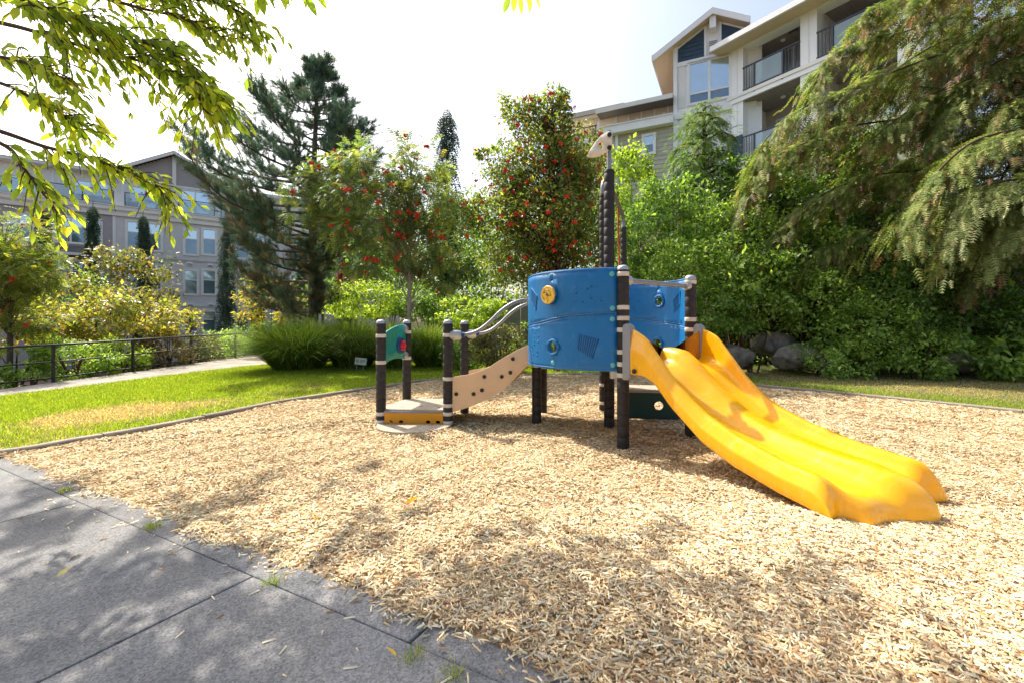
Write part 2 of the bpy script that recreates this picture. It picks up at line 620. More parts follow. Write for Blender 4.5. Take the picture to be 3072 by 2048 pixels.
def _tuft(n=22, spread=0.75):
    r = np.random.default_rng(3)
    v, f = [], []
    for k in range(n):
        a = 2 * math.pi * k / n * 5.1
        t = (k + 0.5) / n
        o = np.array((0.75 * t - 0.35, 0, 0))
        sp = spread * (0.65 + 0.5 * r.random())
        d = np.array((1.0 - 0.25 * t, sp * math.cos(a), sp * math.sin(a)))
        d /= np.linalg.norm(d)
        L = 0.62 + 0.2 * r.random()
        s = np.cross(d, r.normal(size=3)); s /= np.linalg.norm(s)
        i = len(v)
        v += [o + s * 0.03, o - s * 0.03, o + d * L]
        f.append((i, i + 1, i + 2))
    return np.array(v), np.array(f)


T_TUFT = _tuft(20, 0.8)


def palette(n, cols, jitter=0.12, w=None):
    c = lin(np.array(cols, float))
    i = rng.choice(len(cols), n, p=None if w is None else np.array(w) / np.sum(w))
    out = c[i] * (1 + jitter * rng.normal(size=(n, 1)))
    return np.clip(out, 0.004, 0.95)


def clumpy(n, center, rad, nclump=40, spread=0.28, shell=0.55, flat_bottom=None):
    """points in an ellipsoid gathered in clumps near its surface; returns pos, outward direction, clump id"""
    d = rdir(nclump)
    if flat_bottom is not None: d[:, 2] = np.where(d[:, 2] < flat_bottom, -d[:, 2] * 0.5, d[:, 2]); d = norm(d)
    rr = shell + (1 - shell) * rng.random((nclump, 1)) ** 0.6
    cc = d * rr * (0.86 + 0.28 * rng.random((nclump, 1)))
    i = rng.integers(0, nclump, n)
    q = rdir(n) * (rng.random((n, 1)) ** 0.45) * spread * (0.6 + 0.8 * rng.random((nclump, 1)))[i]
    u = cc[i] + q
    out = norm(q * 1.2 / spread + cc[i] * 0.8 + 1e-6)
    return np.array(center) + u * np.array(rad), out, i


def leaf_cloud(pos, out, size, cols, tmpl=T_LEAF, jitter=0.14, w=None, droop=0.2, clump=None, flat=0.6):
    n = len(pos)
    d = norm(rdir(n) + out * 0.5 - np.array((0, 0, droop)))
    up = norm(out * 0.5 + np.array((0, 0, flat)) + 0.5 * rdir(n))
    sc = size * (0.65 + 0.7 * rng.random(n))
    c = palette(n, cols, jitter, w)
    if clump is not None:
        k = 1 + 0.16 * rng.normal(size=clump.max() + 1)
        c = c * np.clip(k, 0.6, 1.4)[clump][:, None]
    return scatter(tmpl[0], tmpl[1], pos, frames(d, up), sc, c)


def stems(parent, name, lines, mat, sides=5):
    mb = MB()
    for pts, r0, r1 in lines: mb.tube(pts, r0, sides, r1)
    return mb.build(name, mat, parent, smooth=True)


def bush(name, label, cat, px, py, D, rx, rz, cols, n=3000, size=0.09, w=None, ry=None, group=None, nclump=None, tmpl=T_LEAF, stem_base=None,
         spread=0.28, shell=0.6, mat=None, extra=None):
    """shrub at display-pixel centre, radii in display pixels"""
    c = atd(px, py, D)
    k = DS * D / FPX
    rad = np.array((rx * k, (ry if ry else rx * 0.8) * k, rz * k))
    gz = ground_h(c.x, c.y)
    base = Vector((c.x, c.y, min(gz, c.z - rad[2] * 0.5)))
    root = empty(name, base, label, cat, group)
    p, o, ci = clumpy(n, c - base, rad, nclump or max(18, int(n / 70)), spread, shell)
    big = rng.random(n) < 0.22
    parts = [leaf_cloud(p[~big], o[~big], size, cols, tmpl, w=w, clump=ci[~big]), leaf_cloud(p[big], o[big], size * 1.55, cols, tmpl, w=w, clump=ci[big])]
    if extra: parts.append(extra(c - base, rad))
    v, f, cc = join(parts)
    put('crown', fast_mesh('crown', v, f, mat or M_LEAF, cc), root)
    ln = []
    for k_ in range(5):
        a = rng.random() * 6.28
        e = Vector(c - base) + Vector((math.cos(a) * rad[0] * 0.55, math.sin(a) * rad[1] * 0.55, rad[2] * (0.1 + 0.5 * rng.random())))
        s = Vector((math.cos(a) * 0.1, math.sin(a) * 0.1, -0.05))
        ln.append((smooth_path([s, s.lerp(e, 0.5) + Vector((0, 0, 0.1)), e], 3), 0.03, 0.008))
    stems(root, 'stem', ln, M_TWIG)
    return root


def smoothstep(a, b, x):
    t = np.clip((np.asarray(x, float) - a) / (b - a), 0, 1)
    return t * t * (3 - 2 * t)


TOE = np.array([(-30, 40), (-3, 24), (1.5, 17), (4, 14.6), (6.5, 13.7), (9, 12.8), (13, 11.6), (20, 9.5), (40, 4), (120, -20)], float)


def ground_h(x, y):
    """terrain height: flat play area, falling left to the path, a steep bank on the right"""
    x = np.asarray(x, float); y = np.asarray(y, float)
    left = -0.24 * smoothstep(-5.5, -12, x) * smoothstep(20, 9, y) - 1.3 * smoothstep(-12.6, -20, x)
    toe = np.interp(x, TOE[:, 0], TOE[:, 1])
    d = (y - toe) * 0.85
    Hh = 0.8 + 5.9 * smoothstep(1.0, 8.0, x)
    bank = Hh * (0.42 * smoothstep(0.2, 1.5, d) + 0.58 * smoothstep(1.0, 7.0, d))
    return left * 1.0 + bank


# ------------------------------------------------------------------ ground, lawn, path, mulch, kerb, pavement
def build_ground():
    xs = np.unique(np.concatenate([np.linspace(-400, -24, 14), np.linspace(-24, 24, 97), np.linspace(24, 400, 14)]))
    ys = np.unique(np.concatenate([np.linspace(-150, -6, 8), np.linspace(-6, 42, 97), np.linspace(42, 700, 16)]))
    X, Y = np.meshgrid(xs, ys)
    Z = ground_h(X, Y) - 0.10
    v = np.stack([X, Y, Z], -1).reshape(-1, 3)
    nx = len(xs)
    i = (np.arange(len(ys) - 1)[:, None] * nx + np.arange(nx - 1)[None]).ravel()
    f = np.stack([i, i + 1, i + nx + 1, i + nx], -1)
    o = put('ground', fast_mesh('ground', v, f, M_SOIL, smooth=True))
    tag(o, kind='structure')


build_ground()

KERB_PX = [(-160, 1072), (0, 1040), (170, 1012), (300, 991), (440, 965), (540, 945), (640, 925), (760, 906), (870, 890), (960, 876), (1030, 870),
           (1120, 864), (1220, 861), (1330, 860), (1450, 861), (1560, 866), (1650, 874), (1740, 885), (1900, 900), (2100, 920), (2352, 946), (2480, 962)]
KERB = [Vector((*gnd(x * DS, y * DS), 0)) for x, y in KERB_PX]
KERB = [Vector((-7.2, 3.05, 0)), Vector((-6.4, 4.0, 0))] + KERB[1:] + [Vector((9.2, 4.0, 0)), Vector((9.6, 1.5, 0)), Vector((9.2, -1.2, 0))]
KP = smooth_path(KERB, 8)
# pavement / strip lines:  direction e along the mulch edge, n across
PE = Vector((0.88, -0.475, 0)).normalized()
PN = Vector((0.475, 0.88, 0)).normalized()
P0 = Vector((-4.61, 4.14, 0))


def pv(s, t):
    q = P0 + PE * s + PN * t
    return (q.x, q.y)


mulch_poly = [(p.x, p.y) for p in KP if p.y > -1.0] + [(9.0, -1.2), (5.6, -1.2), pv(9.5, 0.16), pv(-0.3, 0.16), pv(-1.4, 0.16)]
# left end: the kerb meets the pavement strip
mulch_poly = [p for p in mulch_poly if not (p[0] < -5.9)]

mb = MB()
mb.slab(mulch_poly, -0.08, -0.022)
tag(mb.build('mulch_bed', M_MULCH_B), 'bed of pale wood chips under the play structure', 'mulch', kind='structure')


def chip_mesh(lowpoly):
    if lowpoly:   # folded quad
        return np.array([(-0.5, -0.5, 0), (0.5, -0.42, 0), (0.5, 0.5, 0.1), (-0.5, 0.4, 0.1)], float), np.array([(0, 1, 2), (0, 2, 3)])
    v = np.array([(-0.5, -0.5, 0), (0.5, -0.4, 0), (0.46, 0.45, 0), (-0.52, 0.36, 0), (-0.4, -0.1, 1), (0.42, 0.05, 1), ], float)
    f = np.array([(0, 1, 5), (0, 5, 4), (1, 2, 5), (2, 3, 4), (2, 4, 5), (3, 0, 4)])
    return v, f


CHIP_COLS = [(228, 204, 164), (214, 184, 142), (238, 222, 190), (196, 164, 124), (166, 132, 98), (208, 196, 174), (182, 140, 104), (134, 104, 78)]
CHIP_W = [6, 5, 5, 3.6, 1.6, 3.4, 1.1, 0.7]


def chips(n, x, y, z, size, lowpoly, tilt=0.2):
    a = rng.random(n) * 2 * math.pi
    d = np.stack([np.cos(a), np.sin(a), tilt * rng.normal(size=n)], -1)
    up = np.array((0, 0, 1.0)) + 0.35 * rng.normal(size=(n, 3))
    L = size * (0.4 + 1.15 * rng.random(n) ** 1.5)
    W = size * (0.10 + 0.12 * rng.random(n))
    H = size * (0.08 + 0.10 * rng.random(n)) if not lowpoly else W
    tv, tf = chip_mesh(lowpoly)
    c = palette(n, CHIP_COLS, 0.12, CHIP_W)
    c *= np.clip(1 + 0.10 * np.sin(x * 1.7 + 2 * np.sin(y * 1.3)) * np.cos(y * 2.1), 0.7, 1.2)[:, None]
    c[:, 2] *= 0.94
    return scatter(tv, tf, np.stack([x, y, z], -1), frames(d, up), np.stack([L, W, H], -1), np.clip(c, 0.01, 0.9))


def kerb_clear(x, y):
    K = np.array([(p.x, p.y) for p in KP])
    out = np.empty(len(x))
    for i in range(0, len(x), 20000):
        dx = x[i:i + 20000, None] - K[None, :, 0]; dy = y[i:i + 20000, None] - K[None, :, 1]
        out[i:i + 20000] = np.sqrt((dx * dx + dy * dy).min(1))
    return out


def mulch_height(x, y):
    return 0.012 * np.sin(x * 2.3 + 1.1) * np.cos(y * 2.9) + 0.008 * np.sin(x * 6.1 + y * 4.7) + 0.006 * np.sin(x * 11 - y * 9)


def build_mulch():
    parts = []
    for y0, y1, dens, size, low in ((1.2, 2.6, 8400, 0.043, False), (2.6, 3.3, 7000, 0.044, False), (3.3, 5.2, 6000, 0.047, True), (5.2, 7.5, 3300, 0.058, True), (7.5, 12.5, 1800, 0.072, True)):
        xw = 1.13 * y1 + 0.9
        x0, x1 = max(-6, -xw), min(9.5, xw)
        n = int(dens * (x1 - x0) * (y1 - y0))
        x = x0 + (x1 - x0) * rng.random(n)
        y = y0 + (y1 - y0) * rng.random(n)
        edge = 0.03 * np.sin(x * 9) + 0.05 * rng.normal(size=n)
        k = in_poly(x + PN.x * edge, y + PN.y * edge, mulch_poly) & (np.abs(x) < 1.13 * y + 0.7)
        k &= ~(y < 1.25)
        x, y = x[k], y[k]
        k = kerb_clear(x, y) > 0.085
        x, y = x[k], y[k]
        z = mulch_height(x, y) - 0.014 + 0.024 * rng.random(len(x))
        parts.append(chips(len(x), x, y, z, size, low))
    # sparse chips outside the frame
    n = 90000
    x = -5 + 14.5 * rng.random(n); y = -1 + 8 * rng.random(n)
    k = in_poly(x, y, mulch_poly) & ((np.abs(x) >= 1.13 * y + 0.7) | (y < 1.25))
    x, y = x[k], y[k]
    parts.append(chips(len(x), x, y, 0.02 * rng.random(len(x)) - 0.012, 0.066, True))
    v, f, c = join(parts)
    o = put('wood_mulch', fast_mesh('wood_mulch', v, f, M_CHIP, c))
    tag(o, 'loose pale wood chip mulch covering the playground', 'wood mulch', kind='stuff')


build_mulch()

# kerb: board segments round the mulch
kr = empty('kerb', (0, 0, 0), 'weathered grey border boards round the wood chips', 'kerb', kind='structure')


def strip(path, w, z0, z1, zf=None):
    v, f = [], []
    m = len(path)
    for i, p in enumerate(path):
        d = (path[min(i + 1, m - 1)] - path[max(i - 1, 0)]).normalized()
        s = Vector((-d.y, d.x, 0)) * w * 0.5
        zz = zf(p.x, p.y) if zf else 0
        c = 0.012
        for q, z in ((p - s, z0), (p - s, z1 - c), (p - s * (1 - 2 * c / w), z1), (p + s * (1 - 2 * c / w), z1), (p + s, z1 - c), (p + s, z0)):
            v.append((q.x, q.y, z + zz))
    for i in range(m - 1):
        f += [(i * 6 + k, (i + 1) * 6 + k, (i + 1) * 6 + k + 1, i * 6 + k + 1) for k in range(5)]
    f += [tuple(range(6)), tuple(range(m * 6 - 1, m * 6 - 7, -1))]
    return v, f


seg = 14
i = 0
while i < len(KP) - 2:
    sub = [p.copy() for p in KP[i:i + seg + 1]]
    if len(sub) > 2:
        e = sub[-1] - sub[-2]
        sub[-1] = sub[-1] - e.normalized() * 0.012
        dz = 0.006 * math.sin(i * 1.7)
        v, f = strip(sub, 0.115, -0.09, 0.042 + dz)
        MB().add(v, f).build('kerb_board', M_KERB, kr)
    i += seg

# pavement slabs and the edging strip
pav = empty('pavement', (0, 0, 0), 'exposed aggregate concrete paving in dappled tree shade', 'pavement', kind='structure')
js = [-4.2, -0.5, 1.58, 3.70, 5.8, 8.0, 10.5]
for a, b in zip(js[:-1], js[1:]):
    for t0, t1 in ((-2.5, -0.004), (-5.2, -2.515)):
        g = 0.004
        dz = 0.004 * math.sin(a * 3 + t0)
        mbs = MB().slab([pv(a + g, t0), pv(b - g, t0), pv(b - g, t1), pv(a + g, t1)], -0.12, -0.004 + dz)
        mbs.build('slab', M_CONC, pav, bevel=0.008)
for a, b in zip([-0.6, 1.2, 3.0, 4.75, 6.6, 8.5], [1.2, 3.0, 4.75, 6.6, 8.5, 10.4]):
    mbs = MB().slab([pv(a + 0.003, 0.006), pv(b - 0.003, 0.006), pv(b - 0.003, 0.175), pv(a + 0.003, 0.175)], -0.12, -0.008 + 0.003 * math.sin(a * 5))
    mbs.build('edging_block', M_CONC, pav, bevel=0.01)
mbs = MB().slab([pv(-4.2, -5.2), pv(10.5, -5.2), pv(10.5, 0.2), pv(-4.2, 0.2)], -0.095, -0.05)
mbs.build('joint_bed', M_SOIL, pav)

# loose chips strewn on the paving
for k in range(6):
    v, f = chip_mesh(False)
    v = v * np.array((0.022 + 0.006 * k, 0.006 + 0.0015 * (k % 3), 0.006))
    me = fast_mesh('wood_chip', v, f, M_CHIP, np.tile(palette(1, CHIP_COLS[:6], 0.1), (len(v), 1)))
    if k == 0: CHIP_ME = []
    CHIP_ME.append(me)
n_chip = 0
while n_chip < 120:
    s = 1.0 + 5.2 * random.random()
    t = 0.155 - abs(random.gauss(0, 0.16)) if random.random() < 0.75 else -random.random() * 1.6
    x, y = pv(s, t)
    if y < 1.5: continue
    o = put('wood_chip', CHIP_ME[n_chip % 6], None, (x, y, 0.001))
    o.rotation_euler = (random.uniform(-.1, .1), random.uniform(-.1, .1), random.random() * 6.28)
    tag(o, 'stray pale wood chip lying on the concrete paving', 'wood chip', 'stray chips on the paving')
    n_chip += 1


def lawn_poly():
    left = [(p.x, p.y) for p in KP if p.x < -1.0 and p.y > 2.9]
    return left


# path beside the fence
PATH_L = [Vector((-14.2, 5.5, 0)), Vector((-12.75, 9.0, 0)), Vector((-12.25, 12.3, 0)), Vector((-11.95, 14.5, 0)), Vector((-11.7, 16.8, 0)), Vector((-11.4, 19.2, 0)), Vector((-10.6, 21.8, 0)), Vector((-8.0, 24.0, 0))]
PATH_R = [Vector((-12.3, 5.0, 0)), Vector((-11.35, 9.4, 0)), Vector((-10.75, 11.4, 0)), Vector((-10.05, 13.2, 0)), Vector((-9.3, 15.0, 0)), Vector((-8.6, 16.4, 0)), Vector((-7.4, 17.8, 0)), Vector((-5.0, 19.0, 0))]
PL, PR = smooth_path(PATH_L, 6), smooth_path(PATH_R, 6)


def lh(x, y): return float(ground_h(x, y))


path = empty('path', (0, 0, 0), 'pale concrete path between the lawn and the metal railing', 'path', kind='structure')
for a in range(0, len(PL) - 1, 6):
    v, f = [], []
    idx = list(range(a, min(a + 7, len(PL))))
    for q, i in enumerate(idx):
        for p in (PL[i], PR[i]):
            sh = 0.004 if q == len(idx) - 1 else 0
            v.append((p.x, p.y - sh, lh(p.x, p.y) + 0.012))
        for p in (PL[i], PR[i]): v.append((p.x, p.y, lh(p.x, p.y) - 0.1))
    for q in range(len(idx) - 1):
        b = q * 4
        f += [(b, b + 1, b + 5, b + 4), (b + 1, b + 3, b + 7, b + 5), (b + 2, b, b + 4, b + 6)]
    f.append((0, 2, 3, 1)); b = (len(idx) - 1) * 4; f.append((b, b + 1, b + 3, b + 2))
    MB().add(v, f).build('slab', M_PATH, path)


def build_grass():
    Lp = [(p.x, p.y) for p in PR] + [(p.x, p.y) for p in reversed(KP) if p.x < 1.8 and p.y > 2.9]
    Lp = [(p.x, p.y) for p in PR[:32]] + [(-5.6, 17.0), (1.5, 17.2)] + [(p.x, p.y) for p in reversed(KP) if p.x < 1.2 and p.y > 2.9] + [(-9, 2.0), (-13, 2.0)]
    toe = [(x, float(np.interp(x, TOE[:, 0], TOE[:, 1])) + 0.5) for x in np.linspace(1.5, 20, 20)]
    Rp = [(p.x, p.y) for p in KP if p.x > 1.15 and p.y > 3.6] + [(12, 3.4), (20, 3.0)] + toe[::-1]
    # turf sheets (structure) below the blades
    for nm, poly, lab in (('lawn', Lp, 'sunlit green lawn with dry patches left of the wood chips'), ('lawn', Rp, 'strip of dry lawn below the planted bank')):
        v, f = panel2d(poly, (), 0.8)
        me = bpy.data.meshes.new(nm)
        me.from_pydata([(p[0], p[1], lh(*p) + 0.006) for p in v], [], f)
        me.materials.append(M_GROUND)
        tag(put(nm, me), lab, 'lawn', kind='structure')
    parts = []
    for poly, bounds, n in ((Lp, (-13, 1.6, 3, 17), 500000), (Rp, (1.1, 14, 5.5, 17), 160000)):
        x = bounds[0] + (bounds[1] - bounds[0]) * rng.random(n)
        y = bounds[2] + (bounds[3] - bounds[2]) * rng.random(n)
        k = in_poly(x, y, poly) & (np.abs(x) < 1.13 * y + 1.2) & (rng.random(n) < np.clip(1.25 - y / 22, 0.4, 1))
        x, y = x[k], y[k]
        k = kerb_clear(x, y) > 0.075
        x, y = x[k], y[k]
        m = len(x)
        wob = 0.5 * np.sin(x * 1.9 + y) + 0.4 * np.sin(y * 2.7 - x * 1.3) + 0.3 * np.sin(x * 5.1) * np.cos(y * 4.3)
        if poly is Lp:
            # dry belt beside the kerb on the left, green elsewhere
            dk = np.abs(-(x + 5.75) * 0.86 + (y - 7.0) * 0.5)
            lon = (x + 5.75) * 0.5 + (y - 7.0) * 0.86
            dry = np.clip(1.45 - dk * 0.8 - np.abs(lon) * 0.33 + 0.65 * wob, 0, 1) ** 1.2
            dry = np.maximum(dry, np.clip(1.2 - np.hypot(x + 6.8, y - 5.2) * 0.7 + 0.35 * wob, 0, 1) * 0.7)
        else:
            kd = kerb_clear(x, y)
            dry = np.clip(0.15 + kd * 0.75 - 0.25 + 0.4 * wob, 0, 0.95) * np.where(x > 3, 1, 0.35)
        dry = np.maximum(dry, 0.1 + 0.14 * np.clip(wob, 0, 1))
        isdry = rng.random(m) < dry
        g = palette(m, [(146, 164, 48), (130, 152, 44), (164, 176, 64), (110, 130, 42)], 0.14)
        d = palette(m, [(204, 176, 148), (184, 152, 126), (170, 150, 112), (214, 192, 166)], 0.12)
        c = np.where(isdry[:, None], d, g)
        h = np.where(isdry, 0.026, 0.05) * (0.6 + 0.8 * rng.random(m)) * (1 + 0.25 * wob)
        h = np.clip(h, 0.012, 0.09)
        a = rng.random(m) * 6.283
        wd = 0.0042 + 0.0012 * y / 4
        lean = 0.5 * rng.normal(size=(m, 2)) + np.where(isdry, 0.5, 0)[:, None] * rng.normal(size=(m, 2))
        z = np.asarray(ground_h(x, y)) + 0.004
        p0 = np.stack([x + np.cos(a) * wd, y + np.sin(a) * wd, z], -1)
        p1 = np.stack([x - np.cos(a) * wd, y - np.sin(a) * wd, z], -1)
        p2 = np.stack([x + lean[:, 0] * h, y + lean[:, 1] * h, z + h], -1)
        v = np.stack([p0, p1, p2], 1).reshape(-1, 3)
        f = np.arange(3 * m).reshape(m, 3)
        parts.append((v, f, np.repeat(c, 3, axis=0)))
    v, f, c = join(parts)
    tag(put('lawn_grass', fast_mesh('lawn_grass', v, f, M_GRASS, c)), 'short lawn grass blades, green with straw dry patches', 'grass', kind='stuff')


build_grass()


# ------------------------------------------------------------------ the play structure
PS = empty('play_structure', (0, 0, 0), 'ship shaped play structure with blue tower, yellow double slide and black posts', 'play structure')
PR_ = 0.064


def post(x, y, h, bands=(), r=PR_, cap=True, pipe=None):
    prof = [(r * 0.985, -0.05)]
    z = 0.0
    while z < h - 0.03:
        z1 = min(z + 0.118, h - 0.02)
        prof += [(r, z + 0.004), (r * 1.012, (z + z1) * 0.5), (r, z1 - 0.004), (r * 0.955, z1)]
        z = z1
    prof.append((r * 0.95, h - 0.015))
    o = MB().lathe(prof, (x, y, 0), 20).build('post', M_POST, PS, smooth=True)
    if cap:
        MB().lathe([(r * 1.03, h - 0.02), (r * 1.03, h), (r * 0.9, h + 0.016), (r * 0.55, h + 0.03), (r * 0.2, h + 0.035)], (x, y, 0), 20).build('cap', M_CAP, o, smooth=True)
    for b in bands:
        MB().lathe([(r * 1.0, b - 0.024), (r * 1.045, b - 0.02), (r * 1.045, b + 0.02), (r * 1.0, b + 0.024)], (x, y, 0), 20).build('band', M_BAND, o, smooth=True)
    return o


L1, L2, L3, L4 = (-1.745, 6.06), (-1.60, 6.92), (-0.845, 6.0), (-0.72, 6.9)
post(*L1, 1.36, (1.18, 0.83, 0.15, 0.045))
post(*L2, 1.37, (1.22, 0.83))
post(*L3, 1.36, (1.19, 0.62, 0.27, 0.16, 0.045))
post(*L4, 1.36, (1.19,))
MM1, MM2, MM3, MM4 = (1.2, 4.915), (2.13, 5.43), (0.335, 6.18), (1.42, 7.1)
post(*MM1, 1.93, (1.865, 1.505, 1.39, 1.265, 1.03, 0.9, 0.78))
post(*MM2, 1.88, (1.83, 1.385, 1.265, 1.05))
post(*MM3, 1.2, (0.78,), cap=False)
post(0.47, 6.95, 1.3, (0.78,), cap=False)
post(*MM4, 3.37, (1.95, 0.4, 0.12), r=0.058, cap=False)
post(1.275, 5.97, 3.36, (0.8,), r=0.068, cap=False)
post(2.23, 9.1, 3.3, (), r=0.058, cap=False)

# mast pole and its cream fin
MB().tube([(1.275, 5.97, 3.3), (1.275, 5.97, 3.86)], 0.032, 12).build('mast_pole', M_STEEL, PS, smooth=True)


def plane_map(o, ex, ey=Vector((0, 0, 1))):
    o, ex = Vector(o), Vector(ex).normalized()
    return lambda u, v: tuple(o + ex * u + ey * v)


fin = [(0.03, 0.22), (-0.03, 0.215), (-0.11, 0.17), (-0.2, 0.07), (-0.26, -0.02), (-0.29, -0.085), (-0.285, -0.11), (-0.25, -0.12), (-0.17, -0.11), (-0.08, -0.075), (-0.02, -0.03), (0.03, 0.02)]
fo = panel('fin', fin, [circle(-0.12, 0.035, 0.032, 14, 0.045)], plane_map((1.275, 5.93, 3.62), (1, 0.0, 0)), M_CREAM, PS, 0.03)
for z in (3.79, 3.62):
    MB().lathe([(0.03, 0), (0.028, 0.02), (0.015, 0.03)], (1.265, 5.912, z), 12, (0, -1, 0)).build('bolt', M_KNOB, fo, smooth=True)

# arch bar at the back with two red climbing ropes
arch = smooth_path([(1.42, 7.1, 3.3), (1.42, 7.1, 3.5), (1.5, 7.25, 3.62), (1.68, 7.7, 3.64), (1.95, 8.4, 3.58), (2.17, 8.95, 3.5), (2.23, 9.1, 3.42), (2.23, 9.1, 3.25)], 6)
MB().tube(arch, 0.038, 10).build('arch_bar', M_STEEL, PS, smooth=True)
for t, zz in ((0.32, 3.6), (0.72, 3.56)):
    p = Vector((1.45, 7.2, 0)).lerp(Vector((2.2, 9.05, 0)), t)
    q = Vector((1.5, 7.1, 1.9)).lerp(Vector((2.1, 8.4, 1.5)), t)
    MB().tube(smooth_path([(p.x, p.y, zz), (p.x - 0.01, p.y - 0.1, 2.7), (q.x, q.y - 0.1, q.z - 0.4)], 6), 0.016, 6).build('rope', M_ROPE, PS, smooth=True)

# small entry deck with its step plate and orange riser
dk = [(L1[0] + 0.05, L1[1] - 0.02), (L3[0] - 0.05, L3[1] - 0.02), (L3[0] + 0.04, L3[1] + 0.07), (L4[0] + 0.02, L4[1]), (L2[0], L2[1]), (L1[0] - 0.03, L1[1] + 0.07)]
d0 = MB().slab(dk, 0.185, 0.213).build('deck', M_DECKP, PS, bevel=0.005)
for (hx, hy) in ((-1.5, 6.2), (-1.25, 6.25), (-1.0, 6.2), (-1.3, 6.6), (-1.0, 6.55)):
    MB().slab([(hx - 0.03, hy), (hx + 0.03, hy), (hx + 0.03, hy + 0.012), (hx - 0.03, hy + 0.012)], 0.213, 0.2145).build('drain_slot', M_KNOB, d0)
MB().box(L1[0] + 0.06, L3[0] - 0.06, 5.995, 6.012, 0.168, 0.194).build('deck_edge', M_GREYP, d0)
holes = [circle(u, 0.055, 0.03, 12, 0.024) for u in (0.09, 0.25, 0.67, 0.81)]
panel('riser', [(0.0, -0.02), (0.9 - 0.12, -0.02), (0.9 - 0.12, 0.165), (0.0, 0.165)], [circle(u, 0.05, 0.03, 12, 0.022) for u in (0.08, 0.22, 0.58, 0.71)],
      plane_map((L1[0] + 0.06, 6.02, 0), (1, -0.03, 0)), M_ORANGE, PS, 0.018, smooth=False)
MB().box(L1[0] + 0.07, L3[0] - 0.07, 6.2, 6.22, -0.05, 0.16).build('riser_backing', M_KNOB, PS)
sp = [(-1.78, 5.98)] + [(-1.295 - 0.49 * math.cos(a) + 0.02, 5.99 - 0.5 * math.sin(a)) for a in np.linspace(0.12, math.pi - 0.12, 24)] + [(-0.8, 5.96)]
spo = MB().slab(sp, -0.02, 0.03).build('step_plate', M_DECKP, PS, bevel=0.006)
for (hx, hy) in ((-1.5, 5.75), (-1.2, 5.68), (-1.02, 5.77)):
    MB().slab([(hx - 0.025, hy), (hx + 0.025, hy), (hx + 0.025, hy + 0.01), (hx - 0.025, hy + 0.01)], 0.03, 0.0314).build('drain_slot', M_KNOB, spo)

# teal wave panel between the two left posts
tv_ = (Vector((*L2, 0)) - Vector((*L1, 0)))
tl = tv_.length
tmap = plane_map((L1[0], L1[1], 0), tv_)
tp = [(0.06, 1.20), (0.2, 1.245), (0.38, 1.29), (0.55, 1.32), (0.7, 1.33), (tl - 0.05, 1.325), (tl - 0.05, 0.83), (0.7, 0.83), (0.55, 0.845), (0.4, 0.85), (0.25, 0.835), (0.12, 0.80), (0.06, 0.77)]
slits = []
for k in range(7):
    u = 0.17 + 0.05 * k
    hh = 0.16 * math.sin(math.pi * (k + 1.2) / 9)
    zc = 1.05 + 0.015 * k
    slits.append([(u, zc - hh), (u + 0.018, zc - hh * 0.85), (u + 0.026, zc), (u + 0.018, zc + hh), (u + 0.006, zc + hh), (u + 0.012, zc)])
tpo = panel('wave_panel', tp, slits, tmap, M_TEAL, PS, 0.022)
tn = Vector((tv_.y, -tv_.x, 0)).normalized()     # towards the deck side (right)
pc = Vector(tmap(0.58, 1.03))
MB().lathe([(0.115, 0.012), (0.12, 0.03), (0.11, 0.05), (0.06, 0.055)], pc, 24, tn).build('spin_disc', M_BLUE_D, tpo, smooth=True)
kb = MB()
for k in range(6):
    a = k * math.pi / 3
    w = Vector((0, 0, 1)) * math.sin(a) * 0.05 + tv_.normalized() * math.cos(a) * 0.05
    kb.lathe([(0.026, 0.05), (0.028, 0.075), (0.018, 0.09)], pc + w, 8, tn)
kb.lathe([(0.04, 0.05), (0.04, 0.085), (0.02, 0.1)], pc, 12, tn)
kb.build('flower_knob', M_RED, tpo, smooth=True)
for z in (1.27, 0.88):
    c = Vector((L2[0] - 0.02, L2[1] - 0.06, z))
    ck = MB().lathe([(0.05, -0.02), (0.062, 0.0), (0.064, 0.06), (0.05, 0.085), (0.02, 0.09)], c + Vector((0.0, 0.03, 0)), 16, (-0.15, -1, 0)).build('clamp', M_CAP, tpo, smooth=True)
    MB().lathe([(0.016, 0), (0.014, 0.012)], c + Vector((-0.012, -0.06, 0)), 10, (-0.15, -1, 0)).build('bolt', M_KNOB, ck)

# curved ramp: two tan side walls, tread deck, bolts and S-shaped hand rails
rt = [(-0.79, 0.64), (-0.7, 0.655), (-0.55, 0.68), (-0.43, 0.716), (-0.3, 0.775), (-0.2, 0.84), (-0.05, 0.93), (0.08, 1.0), (0.2, 1.05), (0.3, 1.075)]
rb = [(0.3, 0.83), (0.2, 0.78), (0.08, 0.67), (-0.03, 0.55), (-0.15, 0.445), (-0.3, 0.36), (-0.43, 0.30), (-0.6, 0.235), (-0.79, 0.18)]


def dens(poly): return [(p.x, p.y) for p in smooth_path([Vector((a, b, 0)) for a, b in poly], 4)]


